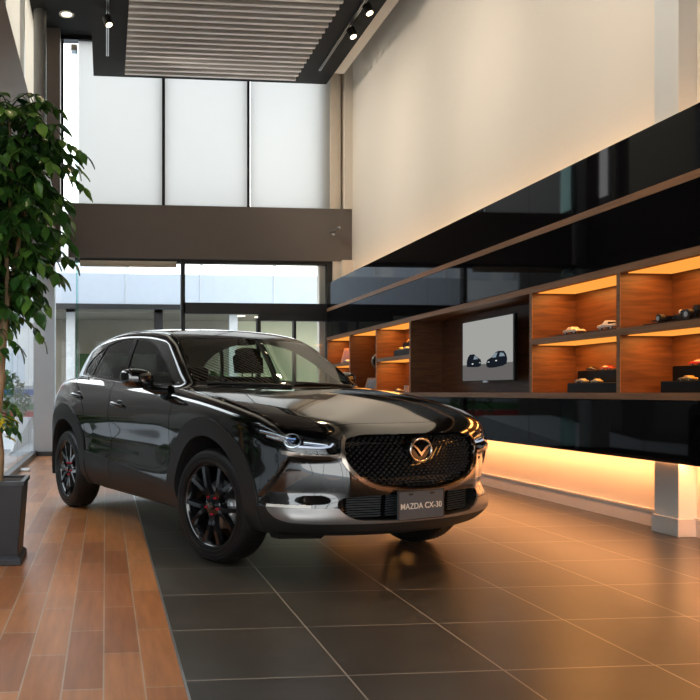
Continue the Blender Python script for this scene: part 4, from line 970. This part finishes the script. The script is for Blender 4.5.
# handles
def wy(x, z):
    g = np.linspace(.70, .95, 251); v = f_body(np.full(251, x), g, np.full(251, z)); return float(g[np.argmin(np.abs(v))])
for s_, par in ((1, 0), (-1, 1)):
    for x0, z0, dd in ((-.16, .945, dfs), (-1.12, 1.015, drs)):
        b = MB(); pts = []
        for i in range(9):
            t = -1+2*i/8; x = x0+t*.10; z = z0-t*.010; pts.append((x, s_*(wy(x, z)+.004+.034*(1-t**4)), z))
        b.tube(pts, [.010, .014, .0165, .017, .017, .017, .0165, .014, .010], 12); b.build('door_handle', m_paint, dd[par])
        c = MB(); yy = wy(x0, z0); c.ball((x0+.005, s_*(yy-.012), z0), (.075, .016, .034), 20, 10); c.build('handle_recess', m_piano, dd[par])
# chrome strip at the window foot, wipers, aerial fin
for s_ in (-1, 1):
    P = []
    for x in np.linspace(-1.38, .62, 26):
        z = 1.0-0+.132-.055*x if False else float(np.interp(x, [-1.4,-.99,-.5,.57,.65], [1.186,1.160,1.130,1.074,1.080])); P.append((x, s_*(wy(x, z)+.001), z))
    MB().tube(P, .0055, 6).build('window_moulding', m_bchrome, car)
def wsx(y, z): return float((XW(np.array([z]))-(.26+.22*(1.5-z)/.45)*y*y)[0])
for y0, y1 in ((-.10, -.62), (.50, -.02)):
    p = [(wsx(y0, 1.075)+.05, y0, 1.078), (wsx(y0+(y1-y0)*.3, 1.09)+.03, y0+(y1-y0)*.3, 1.092), (wsx(y1, 1.10)+.012, y1, 1.108)]
    MB().tube(p, [.012, .009, .006], 8).build('wiper', m_clad, car)
# camera pod and interior mirror behind the windscreen
MB().box((.30, -.05, 1.40), (.42, .05, 1.45)).build('interior_camera', m_in, car, bevel=.01)
MB().ball((.38, 0, 1.345), (.02, .12, .035), 16, 10).build('interior_mirror', m_in, car)
# light roof and pillar lining inside
up, _ = body.cut(lambda V: AND(1.13-V[:, 2], V[:, 0]-.9)); lin = (up+roofp).offset(-.022); m_lin = mat('cream_headliner', (.62, .58, .50), .85)
(lin+lin.mirror()).build('headliner', m_lin, 0); both(trimp.offset(-.016), 'pillar_lining', m_lin, 0)
# cabin
cab_ = MB()
def slab(b, pts, y0, y1, mi=0): b.prism([(x, z) for x, z in pts], 1, y0, y1, mi)
dash = MB(); slab(dash, [(1.02, 1.03), (.95, 1.055), (.70, 1.06), (.55, 1.02), (.50, .90), (.60, .60), (1.0, .60)], -.70, .70); dash.build('dashboard', m_in, car, bevel=.02)
fl = MB().box((-1.6, -.70, .32), (1.1, .70, .36)).box((.55, -.7, .36), (1.1, .7, .6)); fl.build('cabin_floor', m_in, car)
def seat(y, x):
    b = MB(); slab(b, [(x+.50, .50), (x+.52, .62), (x+.10, .60), (x-.02, .52)], y-.25, y+.25); slab(b, [(x+.08, .58), (x-.02, .56), (x-.22, 1.10), (x-.20, 1.17), (x-.12, 1.17), (x-.04, 1.0)], y-.235, y+.235)
    slab(b, [(x-.17, 1.20), (x-.20, 1.34), (x-.15, 1.36), (x-.09, 1.33), (x-.08, 1.20)], y-.12, y+.12); b.tube([(x-.16, y-.05, 1.14), (x-.14, y-.05, 1.24)], .008, 6); b.tube([(x-.16, y+.05, 1.14), (x-.14, y+.05, 1.24)], .008, 6)
    b.build('seat', m_seat, car, bevel=.03)
seat(-.36, -.05); seat(.36, -.05)
b = MB(); slab(b, [(-.50, .5), (-.48, .64), (-.95, .62), (-1.0, .5)], -.62, .62); slab(b, [(-.92, .6), (-1.02, .6), (-1.22, 1.14), (-1.14, 1.16), (-1.08, 1.12)], -.62, .62)
for y in (-.38, .38): slab(b, [(-1.17, 1.15), (-1.20, 1.27), (-1.12, 1.28), (-1.10, 1.15)], y-.12, y+.12)
b.build('rear_seat', m_seat, car, bevel=.03)
sw = MB(); c0 = Vector((.46, .36, .93)); ax = Vector((-.90, 0, .42)).normalized(); u = Vector((0, 1, 0)); v_ = ax.cross(u)
sw.tube([c0+(u*math.cos(2*PI*i/32)+v_*math.sin(2*PI*i/32))*.185 for i in range(33)], .014, 8, caps=False)
for a in (0, PI, -PI/2): sw.tube([c0, c0+(u*math.cos(a)+v_*math.sin(a))*.18], .013, 8)
sw.ball(c0, (.03, .065, .06)); sw.tube([c0, c0-ax*.25], .03, 10); sw.build('steering_wheel', m_in, car)
# wheel wells
for cx_ in (1.305, -1.335):
    for s_ in (-1, 1):
        b = MB(); n = 28; v = []; R_ = .405 if cx_ > 0 else .415; zc = .37 if cx_ > 0 else .385
        for y in (.87, .55):
            for i in range(n+1):
                a = -.30+(PI+.60)*i/n; v.append((cx_+R_*math.cos(a), s_*y, zc+R_*math.sin(a)))
        fs = [(i, i+1, n+2+i, n+1+i) for i in range(n)]+[tuple(range(n+1, 2*n+2))]
        b.add(v, fs, 0, True); b.build('wheel_well', m_in, car, fixn=False)
# ---- wheels
def wheel(name_x, s_):
    y0 = s_*.872; w = thing('x', '', '', (0, 0, 0)); del w['label']; del w['category']; w.name = 'wheel'; w.parent = car; w.location = (name_x, y0, .347); w.rotation_euler = (0, 0, math.radians(9.5) if name_x > 0 else 0)
    # local: +y is outboard when s_=1
    def Y(t): return t*s_
    R_ = .347
    t = MB(); t.lathe([(.252, Y(-.012)), (.256, Y(-.002)), (.272, Y(.003)), (.298, Y(.004)), (.318, Y(-.002)), (.333, Y(-.014)), (.343, Y(-.032)), (.346, Y(-.050)), (.347, Y(-.10)), (.347, Y(-.125)), (.346, Y(-.175)), (.340, Y(-.195)), (.31, Y(-.222)), (.262, Y(-.218)), (.245, Y(-.20)), (.245, Y(-.03))], 96, axis='y', closed=True)
    tyre = t.build('tyre', m_rubber, w)
    rg = MB()
    for rr in (.274, .300, .322): rg.tube([(rr*math.cos(2*PI*i/72), Y(.0035 if rr < .31 else -.003), rr*math.sin(2*PI*i/72)) for i in range(73)], .0022, 5, caps=False)
    rg.build('sidewall_rib', mat('tyre_rib', (.02, .02, .02), .35), tyre)
    g = MB(); n = 72
    for k in range(n):   # tread grooves as dark lugs at the shoulder
        a = 2*PI*k/n
        for (ya, yb, tw_) in ((-.018, -.048, .0), (-.052, -.088, .03), (-.135, -.172, -.03)):
            c1, s1 = math.cos(a), math.sin(a); a2 = a+tw_; c2, s2 = math.cos(a2), math.sin(a2); da = .030; 
            r0 = .3455 if ya < -.02 else .338; r1 = .349
            q = lambda aa, rr, yy: (rr*math.cos(aa), Y(yy), rr*math.sin(aa))
            g.add([q(a, r0+.001, ya), q(a+da, r0+.001, ya), q(a2+da, r1, yb), q(a2, r1, yb), q(a, r0-.01, ya), q(a+da, r0-.01, ya), q(a2+da, r1-.01, yb), q(a2, r1-.01, yb)], [(0,1,2,3),(0,4,5,1),(1,5,6,2),(2,6,7,3),(3,7,4,0)])
    g.build('tread', m_rubber, tyre, fixn=False)
    lt = MB()
    for k in range(7):
        for sg in (0, 1):
            a = .9+k*.055+PI*sg; q = lambda aa, rr: (rr*math.cos(aa), Y(.0055), rr*math.sin(aa))
            lt.add([q(a, .268), q(a+.035, .268), q(a+.035, .286), q(a, .286)], [(0, 1, 2, 3)])
    lt.build('sidewall_lettering', mat('tyre_letter', (.045, .045, .045), .4), tyre, fixn=False)
    r = MB(); r.lathe([(.254, Y(-.004)), (.259, Y(-.012)), (.250, Y(-.016)), (.240, Y(-.030)), (.232, Y(-.06)), (.226, Y(-.19)), (.246, Y(-.20)), (.246, Y(-.05))], 72, axis='y', closed=True)
    rim = r.build('rim', m_rim, w)
    sp = MB()
    for k in range(5):
        for dl in (-.155, .155):
            a = PI/2+2*PI*k/5+PI/5; ar = a+dl*.75; at_ = a+dl*1.9
            for j in range(1):
                P0 = (.045, a+dl*.6, -.030); P1 = (.12, a+dl*1.0, -.022); P2 = (.243, at_, -.018)
                pts = [P0, P1, P2]; wd = [.027, .024, .023]; v = []
                for (rr, aa, yy), wq in zip(pts, wd):
                    ca, sa = math.cos(aa), math.sin(aa)
                    for du, dy in ((-wq, -.030), (-wq*.55, 0), (wq*.55, 0), (wq, -.030)):
                        v.append((rr*ca-du*sa, Y(yy+dy), rr*sa+du*ca))
                fs = []
                for m2 in range(2):
                    for e in range(3): fs.append((m2*4+e, m2*4+e+1, m2*4+5+e, m2*4+4+e))
                    fs.append((m2*4+3, m2*4, m2*4+4, m2*4+7))
                fs += [(0, 1, 2, 3), (8, 9, 10, 11)]; sp.add(v, fs, 0, False)
    sp.lathe([(0, Y(-.020)), (.030, Y(-.020)), (.066, Y(-.030)), (.078, Y(-.05)), (.078, Y(-.09)), (0, Y(-.09))], 40, axis='y')
    sp.build('spokes', m_rim, rim)
    cp_ = MB(); cp_.lathe([(0, Y(-.012)), (.024, Y(-.012)), (.029, Y(-.016)), (.029, Y(-.03))], 28, axis='y'); cap = cp_.build('centre_cap', m_piano, rim)
    e = MB(); e.tube([(.0185*math.cos(2*PI*i/24), Y(-.0105), .0155*math.sin(2*PI*i/24)) for i in range(25)], .0022, 6, caps=False)
    e.prism([(y*.24, z*.24) for y, z in W_], 1, Y(-.012), Y(-.009)); e.build('emblem', m_bchrome, cap)
    for k in range(5):
        a = -PI/2+2*PI*k/5; l = MB(); l.lathe([(0, Y(-.012)), (.006, Y(-.014)), (.0075, Y(-.018)), (.0075, Y(-.04)), (0, Y(-.04))], 12, axis='y', c=(.057*math.cos(a), 0, .057*math.sin(a)))
        l.build('lug_nut', mat('red_anodised', (.55, .015, .04), .3, metal=.5), rim)
    d = MB(); d.lathe([(.07, Y(-.10)), (.150, Y(-.10)), (.150, Y(-.125)), (.07, Y(-.125))], 48, axis='y', closed=True); d.lathe([(0, Y(-.09)), (.07, Y(-.09)), (.075, Y(-.13))], 30, axis='y'); d.build('brake_disc', m_metal, w)
    c = MB(); fr_ = 1 if name_x > 0 else 1
    pr = [((.105 if i % 2 == 0 else .172), 0) for i in range(2)]
    outl = [(.10*math.cos(t_), .10*math.sin(t_)) for t_ in (-.55, -.2, .2)]+[(.178*math.cos(t_), .178*math.sin(t_)) for t_ in (.25, 0, -.35, -.6)]
    c.prism(outl, 1, Y(-.135), Y(-.065)); c.ball((.13, Y(-.065), .01), (.025, .014, .022)); c.ball((.128, Y(-.065), -.045), (.022, .014, .02)); c.build('brake_caliper', mat('cast_silver', (.62, .65, .68), .35, metal=.7), w, bevel=.006)
for xx in (1.3275, -1.3275):
    for s_ in (-1, 1): wheel(xx, s_)
# air deflectors ahead of the tyres and lower body pieces
for s_ in (-1, 1): MB().add([(1.96, s_*.44, .262), (1.84, s_*.70, .262), (1.74, s_*.72, .262), (1.74, s_*.44, .262), (1.90, s_*.46, .205), (1.80, s_*.68, .205), (1.74, s_*.69, .205), (1.74, s_*.46, .205)], [(0,1,2,3),(4,7,6,5),(0,4,5,1),(1,5,6,2),(2,6,7,3),(3,7,4,0)]).build('air_deflector', m_clad, car)
